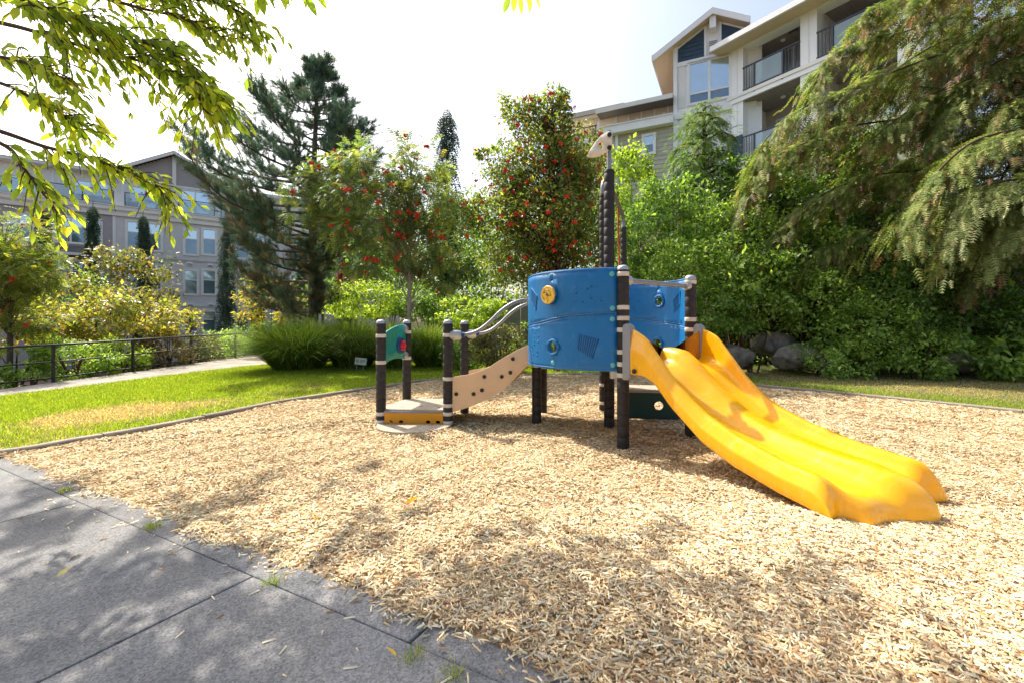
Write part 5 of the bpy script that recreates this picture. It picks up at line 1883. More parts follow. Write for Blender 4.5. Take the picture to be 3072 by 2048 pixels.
# ------------------------------------------------------------------ pine
def pine():
    D = 16.0
    b = atd(718, 760, D); b.z = lh(b.x, b.y) - 0.1
    root = empty('pine_tree', b, 'tall blue green pine with upswept tufted boughs behind the ornamental grass', 'tree')
    top = atd(733, 140, D) - b
    tp = smooth_path([(0, 0, 0), (0.02, 0, 2.4), (0.0, 0.0, 4.5), (0.05, 0, 7.0), (0.15, 0, top.z * 0.88), (top.x, 0, top.z)], 6)
    MB().tube(tp, 0.2, 10, 0.02).build('trunk', M_BARK, root, smooth=True)
    r2 = random.Random(4)
    # silhouettes measured in display pixels: (height y, left x, right x)
    sil = [(150, 712, 755), (200, 690, 770), (250, 640, 790), (300, 560, 835), (340, 520, 880), (400, 440, 850), (460, 430, 830), (520, 480, 800), (580, 520, 770), (640, 540, 700)]
    lines, tp_, td_ = [], [], []
    def tuft(p, d): tp_.append(tuple(p)); td_.append(tuple(d))
    nb = 104
    for k in range(nb):
        t = k / (nb - 1)
        h = 1.9 + (top.z - 2.0) * (t ** 0.95)
        ydisp = (HY - (h + b.z - CAM_H) / D * FPX) / DS
        l = np.interp(ydisp, [s[0] for s in sil], [s[1] for s in sil]); rr = np.interp(ydisp, [s[0] for s in sil], [s[2] for s in sil])
        kx = DS * D / FPX
        a = k * 2.39996 + r2.uniform(-.3, .3)
        reach_l, reach_r = (725 - l) * kx, (rr - 725) * kx
        reach = reach_l if math.cos(a) < 0 else reach_r
        reach = (0.35 * (reach_l + reach_r) / 2 + 0.65 * reach) * (0.72 + 0.38 * r2.random())
        reach = min(reach, 4.2)
        d = Vector((math.cos(a), math.sin(a), 0))
        s = Vector((0, 0, h - 0.35 * reach * 0.55))
        i = min(range(len(tp)), key=lambda j: abs(tp[j].z - s.z)); s.x = tp[i].x
        e = Vector((s.x, 0, h)) + d * reach
        pts = smooth_path([s, s.lerp(e, 0.45) - Vector((0, 0, 0.06 * reach)), s.lerp(e, 0.8) - Vector((0, 0, 0.03 * reach)), e + Vector((0, 0, 0.16 * reach))], 5)
        lines.append((pts, 0.016 + 0.012 * reach, 0.008))
        n = len(pts)
        ns = int(4 + reach * 4.2)
        for j in range(ns):
            q = 0.28 + 0.72 * (j + r2.random()) / ns
            ii = min(int(q * (n - 1)), n - 2)
            p = pts[ii].lerp(pts[ii + 1], q * (n - 1) - ii)
            sd = d.cross(Vector((0, 0, 1))) * (1 if j % 2 else -1)
            dd = (d * 0.7 + sd * r2.uniform(0.3, 1.0) + Vector((0, 0, r2.uniform(0.1, 0.8)))).normalized()
            L = (0.25 + 0.5 * r2.random()) * (0.5 + 0.22 * reach) * (1.15 - 0.45 * q)
            e2 = p + dd * L + Vector((0, 0, 0.08))
            lines.append(([p, p.lerp(e2, 0.5), e2], 0.009, 0.005))
            nt = max(2, int(L / 0.14))
            for m in range(nt):
                w = (m + 0.7) / nt
                tuft(p.lerp(e2, w) + Vector((r2.gauss(0, .02), r2.gauss(0, .02), r2.gauss(0, .02))), (dd + Vector((0, 0, 0.35)) + Vector((r2.gauss(0, .25), r2.gauss(0, .25), r2.gauss(0, .2)))).normalized())
        npad = 2 + int(reach * 1.5)
        for j in range(npad):
            q = 1.0 - 0.62 * (j + 0.3 * r2.random()) / npad
            ii = min(int(q * (n - 1)), n - 2)
            sd = d.cross(Vector((0, 0, 1))) * r2.uniform(-1, 1) * (0.1 + 0.22 * reach * (1.1 - q))
            p = pts[ii].lerp(pts[ii + 1], q * (n - 1) - ii) + sd + Vector((0, 0, 0.1))
            pr_ = r2.uniform(0.2, 0.36) * min(1.0, 0.55 + reach * 0.25)
            for m in range(r2.randrange(11, 17)):
                o_ = Vector((r2.gauss(0, 1), r2.gauss(0, 1), r2.gauss(0, .6))).normalized() * pr_ * r2.random() ** 0.4
                tuft(p + o_, (o_ / pr_ + d * 0.5 + Vector((0, 0, 0.8))).normalized())
        for m in range(3): tuft(pts[-1 - m], (d * 0.7 + Vector((0, 0, 0.9))).normalized())
    for m in range(14): tuft(Vector((top.x, 0, top.z - 0.1 * m)), Vector((r2.gauss(0, .6), r2.gauss(0, .6), 0.9)).normalized())
    stems(root, 'branch', lines, M_BARK, 4)
    P, Dd = np.array(tp_), np.array(td_)
    n = len(P)
    c = palette(n, [(92, 118, 100), (108, 132, 110), (78, 102, 88), (128, 146, 116), (146, 150, 118)], 0.14, [4, 4, 3, 2, 1])
    hz = P[:, 2] / top.z
    brown = (rng.random(n) < np.clip(0.55 - hz * 0.8, 0, 0.35))
    c[brown] = palette(int(brown.sum()), [(150, 128, 92), (128, 108, 78)], 0.1)
    v, f, cc = scatter(T_TUFT[0], T_TUFT[1], P, frames(Dd, rdir(n)), 0.25 * (0.8 + 0.5 * rng.random(n)), c)
    put('crown', fast_mesh('crown', v, f, M_PINE, cc), root)
    print('pine tufts', n)


pine()


# ------------------------------------------------------------------ rowans
def berry_mesh(k):
    r2 = random.Random(k)
    V, F = [], []
    for j in range(11):
        c = Vector((r2.gauss(0, .22), r2.gauss(0, .22), r2.gauss(0, .12) - 0.1 * j / 11))
        s = 0.21 + 0.05 * r2.random()
        b = len(V)
        V += [c + Vector(q) * s for q in ((1, 0, 0), (-1, 0, 0), (0, 1, 0), (0, -1, 0), (0, 0, 1), (0, 0, -1))]
        F += [(b + i, b + j_, b + m) for i, j_, m in ((0, 2, 4), (2, 1, 4), (1, 3, 4), (3, 0, 4), (2, 0, 5), (1, 2, 5), (3, 1, 5), (0, 3, 5))]
    me = bpy.data.meshes.new('berry_cluster')
    me.from_pydata([tuple(p) for p in V], [], F)
    me.materials.append(M_BERRY)
    return me


BERRIES = [berry_mesh(k) for k in range(4)]


def rowan(label, base_px, D, blobs, stem_to, cols, w, n, nberry, leaf=0.19, berry=0.075, bark=M_BARK_PALE, clumps=30, trunks=1, tmpl=T_ROWAN, name='rowan_tree'):
    """blobs: list of (px,py,rx,rz) display pixels"""
    b = atd(*base_px, D); b.z = lh(b.x, b.y) - 0.05
    root = empty(name, b, label, 'tree', 'rowan trees with red berries')
    r2 = random.Random(int(base_px[0]))
    k = DS * D / FPX
    parts, lines, outs = [], [], []
    area = sum(q[2] * q[3] for q in blobs)
    for tnum in range(trunks):
        hd = atd(*stem_to, D) - b
        off = Vector((r2.uniform(-.25, .25) * tnum, r2.uniform(-.3, .3) * tnum, 0))
        lines.append((smooth_path([off, off * 1.5 + Vector((0.04, 0, hd.z * 0.35)), Vector((hd.x * 0.5, 0, hd.z * 0.65)) + off * 3, hd + off * 4], 6), 0.085 if trunks == 1 else 0.055, 0.02))
    tr = lines[0][0]
    for (px, py, rx, rz) in blobs:
        c = atd(px, py, D) - b
        c.y += r2.uniform(-0.4, 0.4)
        m = int(n * rx * rz / area)
        nc = max(8, int(clumps * rx * rz / area * len(blobs) * 0.6))
        p, o, ci = clumpy(m, c, (rx * k, rx * k * 0.85, rz * k), nc, 0.34, 0.35)
        kk = np.clip(1 + 0.2 * rng.normal(size=ci.max() + 1), 0.55, 1.5)
        d = norm(o * 0.9 + 0.5 * rdir(m) - np.array((0, 0, 0.25)))
        up = norm(np.array((0, 0, 1.0)) + 0.4 * rdir(m))
        cc = palette(m, cols, 0.12, w) * kk[ci][:, None]
        if tmpl is T_LEAF: d = norm(rdir(m) + 0.4 * o)
        parts.append(scatter(tmpl[0], tmpl[1], p, frames(d, up), leaf * (0.6 + 0.8 * rng.random(m)), cc))
        outs.append((p, o, m))
        for ci_ in range(nc):
            sel = p[ci == ci_]
            if len(sel) < 3: continue
            e = Vector(sel.mean(0))
            s = min(tr, key=lambda q: abs(q.z - max(1.6, e.z - 0.35 - 0.4 * math.hypot(e.x - q.x, e.y) - 0.5 * ((ci_ * 7) % 5) / 5)))
            lines.append((smooth_path([s, s.lerp(e, 0.5) + Vector((-(e.x - s.x) * 0.15, 0, 0.1 + 0.25 * r2.random())), e], 3), 0.013, 0.003))
    v, f, c = join(parts)
    put('crown', fast_mesh('crown', v, f, M_LEAF, c), root)
    tk = lines[:trunks]
    stems(root, 'trunk', tk, bark, 8)
    stems(root, 'branch', lines[trunks:], bark if trunks == 1 else M_TWIG, 4)
    placed = 0
    while placed < nberry:
        p, o, m = outs[r2.choices(range(len(outs)), [q[2] for q in outs])[0]]
        j = r2.randrange(m)
        if o[j][1] > 0.1: continue
        q = put('berry_cluster', BERRIES[placed % 4], root)
        q.location = Vector(p[j]) + Vector(o[j]) * 0.07 + Vector((0, -0.1, -0.04))
        s = berry * (0.7 + 0.8 * r2.random())
        q.scale = (s, s, s)
        q.rotation_euler = (r2.random(), r2.random(), r2.random() * 6)
        placed += 1
    return root


rowan('slender rowan with sparse orange red berries and pale trunk behind the teal panel', (937, 800), 13.0,
      [(760, 430, 95, 55), (860, 400, 95, 55), (950, 380, 75, 55), (880, 480, 110, 55), (990, 460, 80, 65), (800, 520, 85, 55), (930, 560, 110, 60), (850, 600, 60, 35), (1030, 540, 60, 70), (700, 470, 45, 40), (1010, 610, 60, 45)],
      (945, 400), [(126, 138, 80), (112, 130, 84), (156, 158, 88), (102, 124, 90), (190, 172, 84)], [4, 4, 3, 3, 1.2], 7600, 80, 0.21, 0.12)
rowan('dense bushy rowan thick with red berries left of the mast', (1275, 800), 13.4,
      [(1210, 255, 55, 45), (1280, 250, 40, 60), (1240, 330, 95, 60), (1330, 340, 70, 65), (1170, 400, 80, 60), (1270, 420, 110, 70), (1350, 450, 55, 70), (1150, 490, 75, 70), (1240, 520, 110, 80), (1330, 560, 60, 80), (1180, 590, 80, 70), (1270, 640, 90, 60), (1290, 215, 18, 30), (1160, 250, 22, 12), (1120, 350, 30, 20)],
      (1270, 300), [(128, 142, 80), (110, 126, 74), (150, 154, 82), (96, 110, 68), (190, 178, 76), (160, 124, 80)], [4, 4, 3, 3, 1, 1.2], 30000, 260, 0.115, 0.10, M_BARK, 110, 3, T_LEAF)
rowan('rowan with yellowing leaves and a few berries at the left edge beyond the fence', (20, 860), 13.6,
      [(20, 540, 60, 60), (60, 600, 70, 55), (20, 660, 70, 70), (90, 640, 50, 50), (60, 730, 70, 45), (-60, 600, 80, 110), (115, 590, 35, 22)],
      (10, 560), [(148, 156, 66), (124, 138, 62), (170, 168, 70), (102, 118, 58), (184, 140, 66)], [4, 4, 2.5, 3, 0.5], 6000, 30, 0.19, 0.1, M_BARK, 50)


# ------------------------------------------------------------------ ornamental grass clumps
def grass_clump(px, py, D, rx, h, n, label):
    b = atd(px, py, D); b.z = lh(b.x, b.y) - 0.03
    k = DS * D / FPX
    r = rx * k
    root = empty('ornamental_grass', b, label, 'grass clump', 'tall grass clumps')
    a = rng.random(n) * 6.283
    q = np.sqrt(rng.random(n)) * 0.33 * r
    d = np.stack([np.cos(a), np.sin(a)], -1)
    p0 = np.concatenate([d * q[:, None], np.zeros((n, 1))], 1)
    L = h * (0.5 + 0.65 * rng.random(n))
    out = (0.25 + 0.85 * rng.random(n)) * r * (0.5 + q / (0.33 * r)) * 0.92
    a2 = a + 0.5 * rng.normal(size=n)
    d2 = np.stack([np.cos(a2), np.sin(a2), np.zeros(n)], -1)
    side = np.stack([-np.sin(a2), np.cos(a2), np.zeros(n)], -1)
    ts = [0.0, 0.4, 0.75, 1.0]
    V = []
    for t in ts:
        z = L * (t * 1.25 - 0.42 * t ** 3.2 * (out / r + 0.35))
        c = p0 + d2 * (out * t ** 1.7)[:, None]
        c[:, 2] += np.maximum(z, 0.02)
        w = 0.0105 * (1.05 - t ** 1.5)
        V.append(c + side * w); V.append(c - side * w)
    v = np.stack(V, 1).reshape(-1, 3)
    m = len(ts) * 2
    tf = np.array([(2 * i, 2 * i + 1, 2 * i + 3, 2 * i + 2) for i in range(len(ts) - 1)])
    f = (tf[None] + (np.arange(n) * m)[:, None, None]).reshape(-1, 4)
    c = palette(n, [(114, 142, 62), (132, 156, 70), (96, 122, 54), (156, 170, 88), (176, 172, 112)], 0.14, [4, 4, 3, 2.4, 1.2])
    put('crown', fast_mesh('blades', v, f, M_GRASS, np.repeat(c, m, axis=0)), root)


for px, py, D, rx, h, n, lab in ((685, 846, 14.0, 145, 1.6, 6000, 'leftmost big fountain of ornamental grass at the path bend'),
                                 (810, 848, 14.6, 110, 1.60, 4600, 'ornamental grass clump between the pine trunk and the notice sign'),
                                 (905, 846, 14.4, 85, 1.50, 3400, 'ornamental grass clump behind the teal panel'),
                                 (985, 846, 14.8, 80, 1.45, 3000, 'ornamental grass clump behind the ramp entry post, rightmost of its kind')):
    grass_clump(px, py, D, rx, h, n, lab)

# ------------------------------------------------------------------ shrubs in the middle and left
YG = [(160, 176, 66), (140, 160, 60), (182, 192, 84), (116, 138, 54)]
MG = [(122, 150, 72), (104, 132, 66), (148, 170, 84), (88, 112, 58)]
DG = [(96, 122, 68), (80, 104, 60), (118, 144, 80), (102, 124, 66)]
OL = [(120, 116, 66), (98, 98, 56), (140, 132, 80), (84, 86, 50)]
YO = [(168, 160, 76), (148, 150, 72), (182, 158, 80), (124, 132, 66), (188, 178, 96), (188, 150, 80)]
BR = [(126, 104, 84), (108, 90, 72), (140, 120, 92), (104, 104, 62)]
LG = [(148, 170, 80), (126, 152, 72), (174, 190, 98), (100, 126, 62)]

B = bush
B('rounded_shrub', 'bright yellow green mounded shrub right of the pine trunk', 'shrub', 835, 690, 18.5, 105, 42, YG, 4200, 0.12)
B('rounded_shrub', 'bright yellow green shrub under the rowans above the hand rails', 'shrub', 1080, 715, 17.0, 85, 34, YG, 3000, 0.11)
B('rounded_shrub', 'dark green shrub behind the pale rowan trunk', 'shrub', 985, 705, 18.5, 80, 46, MG, 2600, 0.12)
B('clipped_shrub', 'olive twiggy shrub directly behind the tan ramp', 'shrub', 1150, 790, 12.6, 72, 60, OL, 3600, 0.075)
B('clipped_shrub', 'low green shrub tucked between ornamental grass and ramp post', 'shrub', 1060, 815, 13.6, 50, 40, MG, 1500, 0.085)
B('clipped_shrub', 'green shrub below the blue tower at the lawn edge', 'shrub', 1250, 800, 14.6, 70, 60, MG, 2200, 0.09)
B('clipped_shrub', 'dark shrub behind the mast posts', 'shrub', 1370, 740, 14.6, 80, 80, DG, 2600, 0.10)
B('purple_shrub', 'small purple leaved shrub beside the pine', 'shrub', 810, 648, 21.0, 40, 26, [(96, 52, 62), (118, 66, 70), (80, 46, 54)], 700, 0.13)
B('background_tree', 'rounded green tree far behind the slender rowan', 'tree', 990, 580, 27.0, 130, 105, MG, 4600, 0.20)
B('background_tree', 'leafy green tree far behind the dense rowan', 'tree', 1130, 550, 26.0, 120, 110, LG, 4600, 0.2)
B('background_tree', 'dark green crown filling the gap between pine and slender rowan', 'tree', 890, 560, 23.0, 95, 100, DG, 4200, 0.17)
B('background_tree', 'dark green crown closing the gap between the two rowans', 'tree', 1060, 560, 22.0, 75, 110, DG, 4200, 0.16)
B('background_tree', 'dark green tree far behind the pine', 'tree', 820, 600, 34.0, 110, 65, DG, 2600, 0.26)
B('background_tree', 'green tree rising behind the mast', 'tree', 1390, 560, 20.0, 90, 110, MG, 3800, 0.15)
B('background_hedge', 'dark hedge closing the view below the far trees', 'hedge', 900, 680, 30.0, 300, 45, DG, 4200, 0.24, ry=60)
# beyond the fence
for i, (px, py, D, rx, rz, pal, lab) in enumerate((
        (40, 835, 12.9, 80, 52, LG, 'light green hedge shrub at the far left end of the fence'),
        (170, 828, 13.6, 80, 48, LG, 'light green hedge shrub behind the second fence bay'),
        (275, 820, 15.0, 66, 40, YG, 'yellow green hedge shrub behind the middle of the fence'),
        (375, 810, 16.4, 60, 38, BR, 'brown dry hedge shrub behind the fence'),
        (450, 802, 18.2, 46, 34, OL, 'olive hedge shrub behind the fence, right of the brown one'),
        (520, 790, 20.5, 55, 30, LG, 'light green hedge shrub where the fence meets the tall grass'),
        (590, 770, 23.5, 60, 30, LG, 'light green hedge shrub at the path bend'))):
    B('hedge_shrub', lab, 'shrub', px, py, D, rx, rz, pal, 2600, 0.085, group='hedge beyond the fence')
B('golden_shrub', 'golden orange maple like shrub hanging over the fence', 'shrub', 265, 722, 16.5, 135, 62, YO + [(112, 128, 62), (96, 114, 56)], 4600, 0.12, nclump=60, shell=0.3)
B('golden_shrub', 'golden shrub at the far left behind the fence', 'shrub', 70, 745, 15.2, 110, 58, YO + [(112, 128, 62), (96, 114, 56)], 3200, 0.11, shell=0.3)
B('golden_shrub', 'golden shrub to the right reaching up to the ground floor windows', 'shrub', 385, 735, 18.5, 62, 44, YO, 1800, 0.12, shell=0.3)
B('golden_shrub', 'orange tinted shrub left of the pine trunk', 'shrub', 620, 690, 20.0, 75, 55, YO, 2200, 0.13)
B('bushy_rowan', 'bushy bronze green tree standing before the grey apartment block', 'tree', 280, 655, 19.0, 105, 88, [(128, 120, 62), (104, 110, 58), (150, 124, 66), (90, 98, 54)], 4200, 0.13, nclump=60)
B('bushy_rowan', 'green bush left of the bronze tree before the grey block', 'shrub', 175, 690, 20.0, 60, 60, MG, 2200, 0.13)


# ------------------------------------------------------------------ narrow weeping spruces by the left building
def column_spruce(px, ytop, ybot, D, wpx, label, cols=None, name='weeping_spruce', group='narrow weeping spruces'):
    b = atd(px, ybot, D); b.z = min(b.z, lh(b.x, b.y) + 0.5)
    top = atd(px, ytop, D)
    H = top.z - b.z
    k = DS * D / FPX
    r0 = wpx * k
    root = empty(name, b, label, 'tree', group)
    n = int(H * 150)
    t = rng.random(n)
    a = rng.random(n) * 6.283
    prof = (0.25 + 0.75 * (1 - t) ** 0.55) * (0.75 + 0.35 * np.sin(t * 19 + px) * np.sin(a * 2 + t * 7))
    q = r0 * prof * (0.35 + 0.65 * rng.random(n))
    p = np.stack([np.cos(a) * q, np.sin(a) * q, t * H * 0.97], -1)
    bend = 0.12 * np.sin(t * 3.2 + px)
    p[:, 0] += bend
    d = norm(np.stack([np.cos(a) * 0.5, np.sin(a) * 0.5, -0.9 + 0.5 * rng.random(n)], -1))
    up = norm(np.stack([np.cos(a), np.sin(a), 0.5 + 0 * a], -1) + 0.4 * rdir(n))
    c = palette(n, cols or [(66, 88, 66), (54, 74, 58), (84, 102, 74)], 0.14)
    v, f, cc = scatter(T_SPRAY_S[0], T_SPRAY_S[1], p, frames(d, up), 0.42 * (0.7 + 0.6 * rng.random(n)), c)
    put('crown', fast_mesh('crown', v, f, M_NEEDLE, cc), root)
    MB().tube([(0, 0, -0.3), (0.05, 0, H * 0.5), (0.12 * math.sin(3.2 + px), 0, H)], 0.09, 6, 0.015).build('trunk', M_BARK, root, smooth=True)


for px, yt, yb, D, w, lab in ((103, 470, 700, 26.0, 24, 'weeping spruce column nearest the left edge before the grey block'),
                              (211, 462, 740, 27.0, 20, 'weeping spruce column before the wide three part windows'),
                              (326, 485, 740, 29.0, 20, 'weeping spruce column covering the middle pair of windows'),
                              (520, 500, 775, 29.0, 30, 'stout weeping spruce column right of the paired windows'),
                              (590, 560, 770, 31.0, 22, 'weeping spruce column half hidden behind the pine'),
                              (690, 590, 760, 33.0, 24, 'weeping spruce column just left of the pine trunk'),
                              (795, 560, 740, 33.0, 26, 'weeping spruce column right of the pine trunk')):
    column_spruce(px, yt, yb, D, w, lab)
column_spruce(1022, 240, 700, 22.0, 60, 'tall dark weeping conifer with nodding tip between the two rowans', [(52, 76, 62), (66, 90, 70), (44, 64, 54)], 'weeping_conifer', None)


# ------------------------------------------------------------------ planted bank on the right
for i, (px, py, D, rx, rz, pal, n, s, lab) in enumerate((
        (1450, 415, 16.5, 62, 75, YG, 2600, 0.12, 'yellow green leafy shrub just right of the mast top'),
        (1470, 560, 14.6, 85, 90, MG, 3600, 0.10, 'mid green shrub rising behind the slide mouth rail'),
        (1560, 500, 15.0, 95, 75, MG, 3200, 0.11, 'mid green shrub just below the small hemlock'),
        (1480, 700, 14.0, 75, 85, MG, 3000, 0.10, 'green shrub directly behind the blue tower opening'),
        (1590, 640, 13.9, 105, 85, LG, 4600, 0.10, 'broad light green shrub right of the tower'),
        (1640, 715, 13.2, 85, 58, MG, 3200, 0.085, 'green trailing shrub over the left boulder'),
        (1690, 560, 14.6, 110, 85, LG, 4200, 0.10, 'light green shrub high on the bank above the slide'),
        (1730, 660, 13.6, 110, 85, LG, 4600, 0.10, 'light green shrub above the cracked boulder'),
        (1800, 480, 15.4, 110, 90, MG, 3800, 0.11, 'green shrub under the lowest balcony'),
        (1830, 600, 14.0, 120, 95, LG, 4800, 0.10, 'green shrub in the middle of the bank'),
        (1890, 695, 13.0, 105, 66, LG, 4000, 0.09, 'light green shrub above the rounded pale boulder'),
        (1960, 520, 14.8, 120, 110, DG, 4000, 0.11, 'dark green shrub behind the hemlock boughs'),
        (1990, 760, 12.6, 105, 72, LG, 4200, 0.085, 'pale leaved shrub spilling down to the dry lawn'),
        (1930, 820, 12.2, 78, 45, LG, 2600, 0.08, 'low shrub at the foot of the bank right of the boulders'),
        (2080, 680, 13.0, 110, 100, MG, 4000, 0.10, 'mid green shrub beneath the big hemlock'),
        (2110, 810, 12.0, 80, 50, LG, 2600, 0.085, 'green shrub at the bank foot beside the bare soil'),
        (2200, 560, 15.5, 150, 130, DG, 3200, 0.13, 'shadowed shrub deep behind the big hemlock'),
        (2180, 740, 12.6, 90, 80, MG, 3000, 0.10, 'green shrub under the bare hanging twigs'),
        (2380, 740, 11.6, 80, 80, MG, 2600, 0.12, 'leafy shrub cut by the right picture edge'),
        (2330, 650, 14.0, 140, 150, DG, 3200, 0.12, 'shadowed shrub at the right edge under the hemlock'),
        (2290, 810, 11.4, 85, 58, LG, 1500, 0.15, 'broad leaved shrub at the lower right edge of the bank'),
        (2440, 780, 11.6, 110, 110, DG, 1800, 0.13, 'dark shrub past the right edge of the lawn'),
        (1620, 430, 17.0, 100, 60, MG, 2600, 0.12, 'green shrub at the bank top below the small hemlock'),
        (1740, 420, 17.0, 90, 60, DG, 2400, 0.12, 'dark shrub at the bank top before the balconies'),
        (2060, 400, 17.0, 170, 110, DG, 3000, 0.14, 'dark leafy mass high behind the hemlock boughs'),
        (1890, 380, 17.5, 110, 70, DG, 2200, 0.14, 'dark leafy shrub below the second balcony stack'))):
    B('bank_shrub', lab, 'shrub', px, py, D - (0.7 if px < 2150 else 0.3), rx * 1.08, rz * 1.08, pal, int(n * 1.1), s, group='shrubs on the bank')


def boulder(px, py, D, rx, rz, label, seed):
    c = atd(px, py, D)
    k = DS * D / FPX
    r2 = np.random.default_rng(seed)
    nu, nv = 30, 18
    cuts = [(q_ / np.linalg.norm(q_), 0.62 + 0.3 * r2.random()) for q_ in r2.normal(size=(11, 3))]
    V = []
    ph = r2.random(6) * 6
    for j in range(nv + 1):
        for i in range(nu):
            a, b = 2 * math.pi * i / nu, math.pi * j / nv - math.pi / 2
            d = np.array((math.cos(a) * math.cos(b), math.sin(a) * math.cos(b), math.sin(b)))
            q = 1 + 0.10 * math.sin(3 * d[0] + ph[0]) + 0.09 * math.sin(4 * d[1] + 3 * d[2] + ph[1]) + 0.05 * math.sin(7 * d[0] + 5 * d[2] + ph[2])
            d = d * q
            for cd, cl in cuts:
                ex_ = d @ cd - cl
                if ex_ > 0: d = d - cd * ex_ * 0.9
            d = d * (1 + 0.025 * math.sin(13 * d[0] + 9 * d[2] + ph[3]) * math.sin(11 * d[1] + ph[4]))
            V.append(d * 1.08 * np.array((rx * k, rx * k * 0.8, rz * k)))
    F = [(j * nu + i, j * nu + (i + 1) % nu, (j + 1) * nu + (i + 1) % nu, (j + 1) * nu + i) for j in range(nv) for i in range(nu)]
    o = MB().add(V, F).build('boulder', M_BOULDER, None, smooth=True)
    o.location = (c.x, c.y, max(c.z, rz * k * 0.55 + lh(c.x, c.y - rx * k) * 0.3))
    tag(o, label, 'boulder', 'boulders at the foot of the bank')



def bank_cover():
    n = 34000
    x = 2.5 + 16 * rng.random(n)
    toe = np.interp(x, TOE[:, 0], TOE[:, 1])
    y = toe + 0.35 + 5.5 * rng.random(n) ** 1.4
    z = np.asarray(ground_h(x, y)) + 0.02 + 0.28 * rng.random(n) ** 1.5
    p = np.stack([x, y, z], -1)
    out = np.tile(np.array((0, -0.6, 0.8)), (n, 1))
    v, f, c = leaf_cloud(p, out, 0.13, DG + MG, droop=0.1)
    tag(put('ground_cover', fast_mesh('ground_cover', v, f, M_LEAF, c)), 'low ivy like ground cover carpeting the steep bank', 'ground cover', kind='stuff')


bank_cover()
boulder(1690, 820, 12.6, 42, 28, 'cracked grey boulder beside the upper edge of the slide', 1)
boulder(1645, 818, 12.9, 36, 30, 'grey boulder half hidden behind the slide side', 5)
boulder(1830, 818, 12.2, 46, 31, 'rounded pale grey boulder left of the pale leaved shrub', 2)
boulder(1905, 830, 12.0, 40, 30, 'shaded grey boulder under the pale leaved shrub', 3)
boulder(2195, 828, 11.5, 40, 28, 'shaded grey boulder before the dark hollow at right', 4)
boulder(1765, 790, 13.2, 50, 26, 'dark brown boulder in the hollow between the two pale boulders', 6)


# ------------------------------------------------------------------ hemlocks
HG = [(136, 150, 80), (116, 134, 72), (156, 164, 94), (96, 114, 64), (170, 168, 106)]
HB = [(150, 124, 84), (166, 134, 94), (136, 106, 78), (164, 114, 88), (132, 126, 80)]


def hem_bough(pts, r2, width, hang, dens, parts, lines, base, brown=0.3, size=0.26, cols=HG, pale=0):
    bp = smooth_path(pts, 6)
    lines.append(([p - base for p in bp], 0.045, 0.01))
    tot = sum((bp[i + 1] - bp[i]).length for i in range(len(bp) - 1))
    n = int(tot * dens)
    t = np.sort(rng.random(n)) ** 0.9 * (len(bp) - 1)
    B_ = np.array([tuple(p) for p in bp])
    i = np.minimum(t.astype(int), len(bp) - 2)
    p = B_[i] + (B_[i + 1] - B_[i]) * (t - i)[:, None]
    ax = norm(B_[i + 1] - B_[i])
    side = norm(np.cross(ax, np.array((0, 0, 1.0))))
    tt = t / (len(bp) - 1)
    wd = width * (1.0 - 0.55 * tt) * (0.4 + 0.6 * np.minimum(tt * 4, 1))
    lat = rng.normal(size=n) * 0.5
    dn = np.abs(rng.normal(size=n)) ** 1.3 * hang * 0.5
    # side branchlets: sprays gather on them rather than spreading evenly
    nb_ = max(3, int(tot * 3.2))
    bi = np.round(tt * nb_)
    jit = np.sin(bi * 12.9898) * 43758.5453 % 1.0
    lat = np.where(jit > 0.5, np.abs(lat), -np.abs(lat)) * (0.55 + jit)
    p = p + side * (lat * wd)[:, None] + ax * (np.abs(lat) * 0.35 + (bi / nb_ - tt) * tot * 0.35 + 0.12 * rng.normal(size=n))[:, None]
    p[:, 2] += (jit * 7 % 1.0 - 0.5) * 0.16
    p[:, 2] -= 0.22 * lat ** 2 * wd + dn * (0.35 + 0.9 * (jit * 3 % 1.0))
    dnn = dn / max(hang, .01)
    d = norm(ax * 0.7 + side * np.sign(lat)[:, None] * 0.7 + np.array((0, 0, -1)) * (0.12 + dnn * 0.75)[:, None] + 0.4 * rdir(n))
    up = norm(np.array((0, 0, 1.0)) + 0.45 * rdir(n))
    c = palette(n, cols, 0.14)
    hl = np.clip(dn / max(hang, .01) * brown, 0, 0.8)
    bm = rng.random(n) < hl * (0.55 + 0.6 * np.sin(t * 1.7 + r2.random() * 6) ** 2)
    c[bm] = palette(int(bm.sum()), HB, 0.12)
    parts.append(scatter(T_SPRAY[0], T_SPRAY[1], p - np.array(base), frames(d, up), size * (0.6 + 0.7 * rng.random(n)), c))


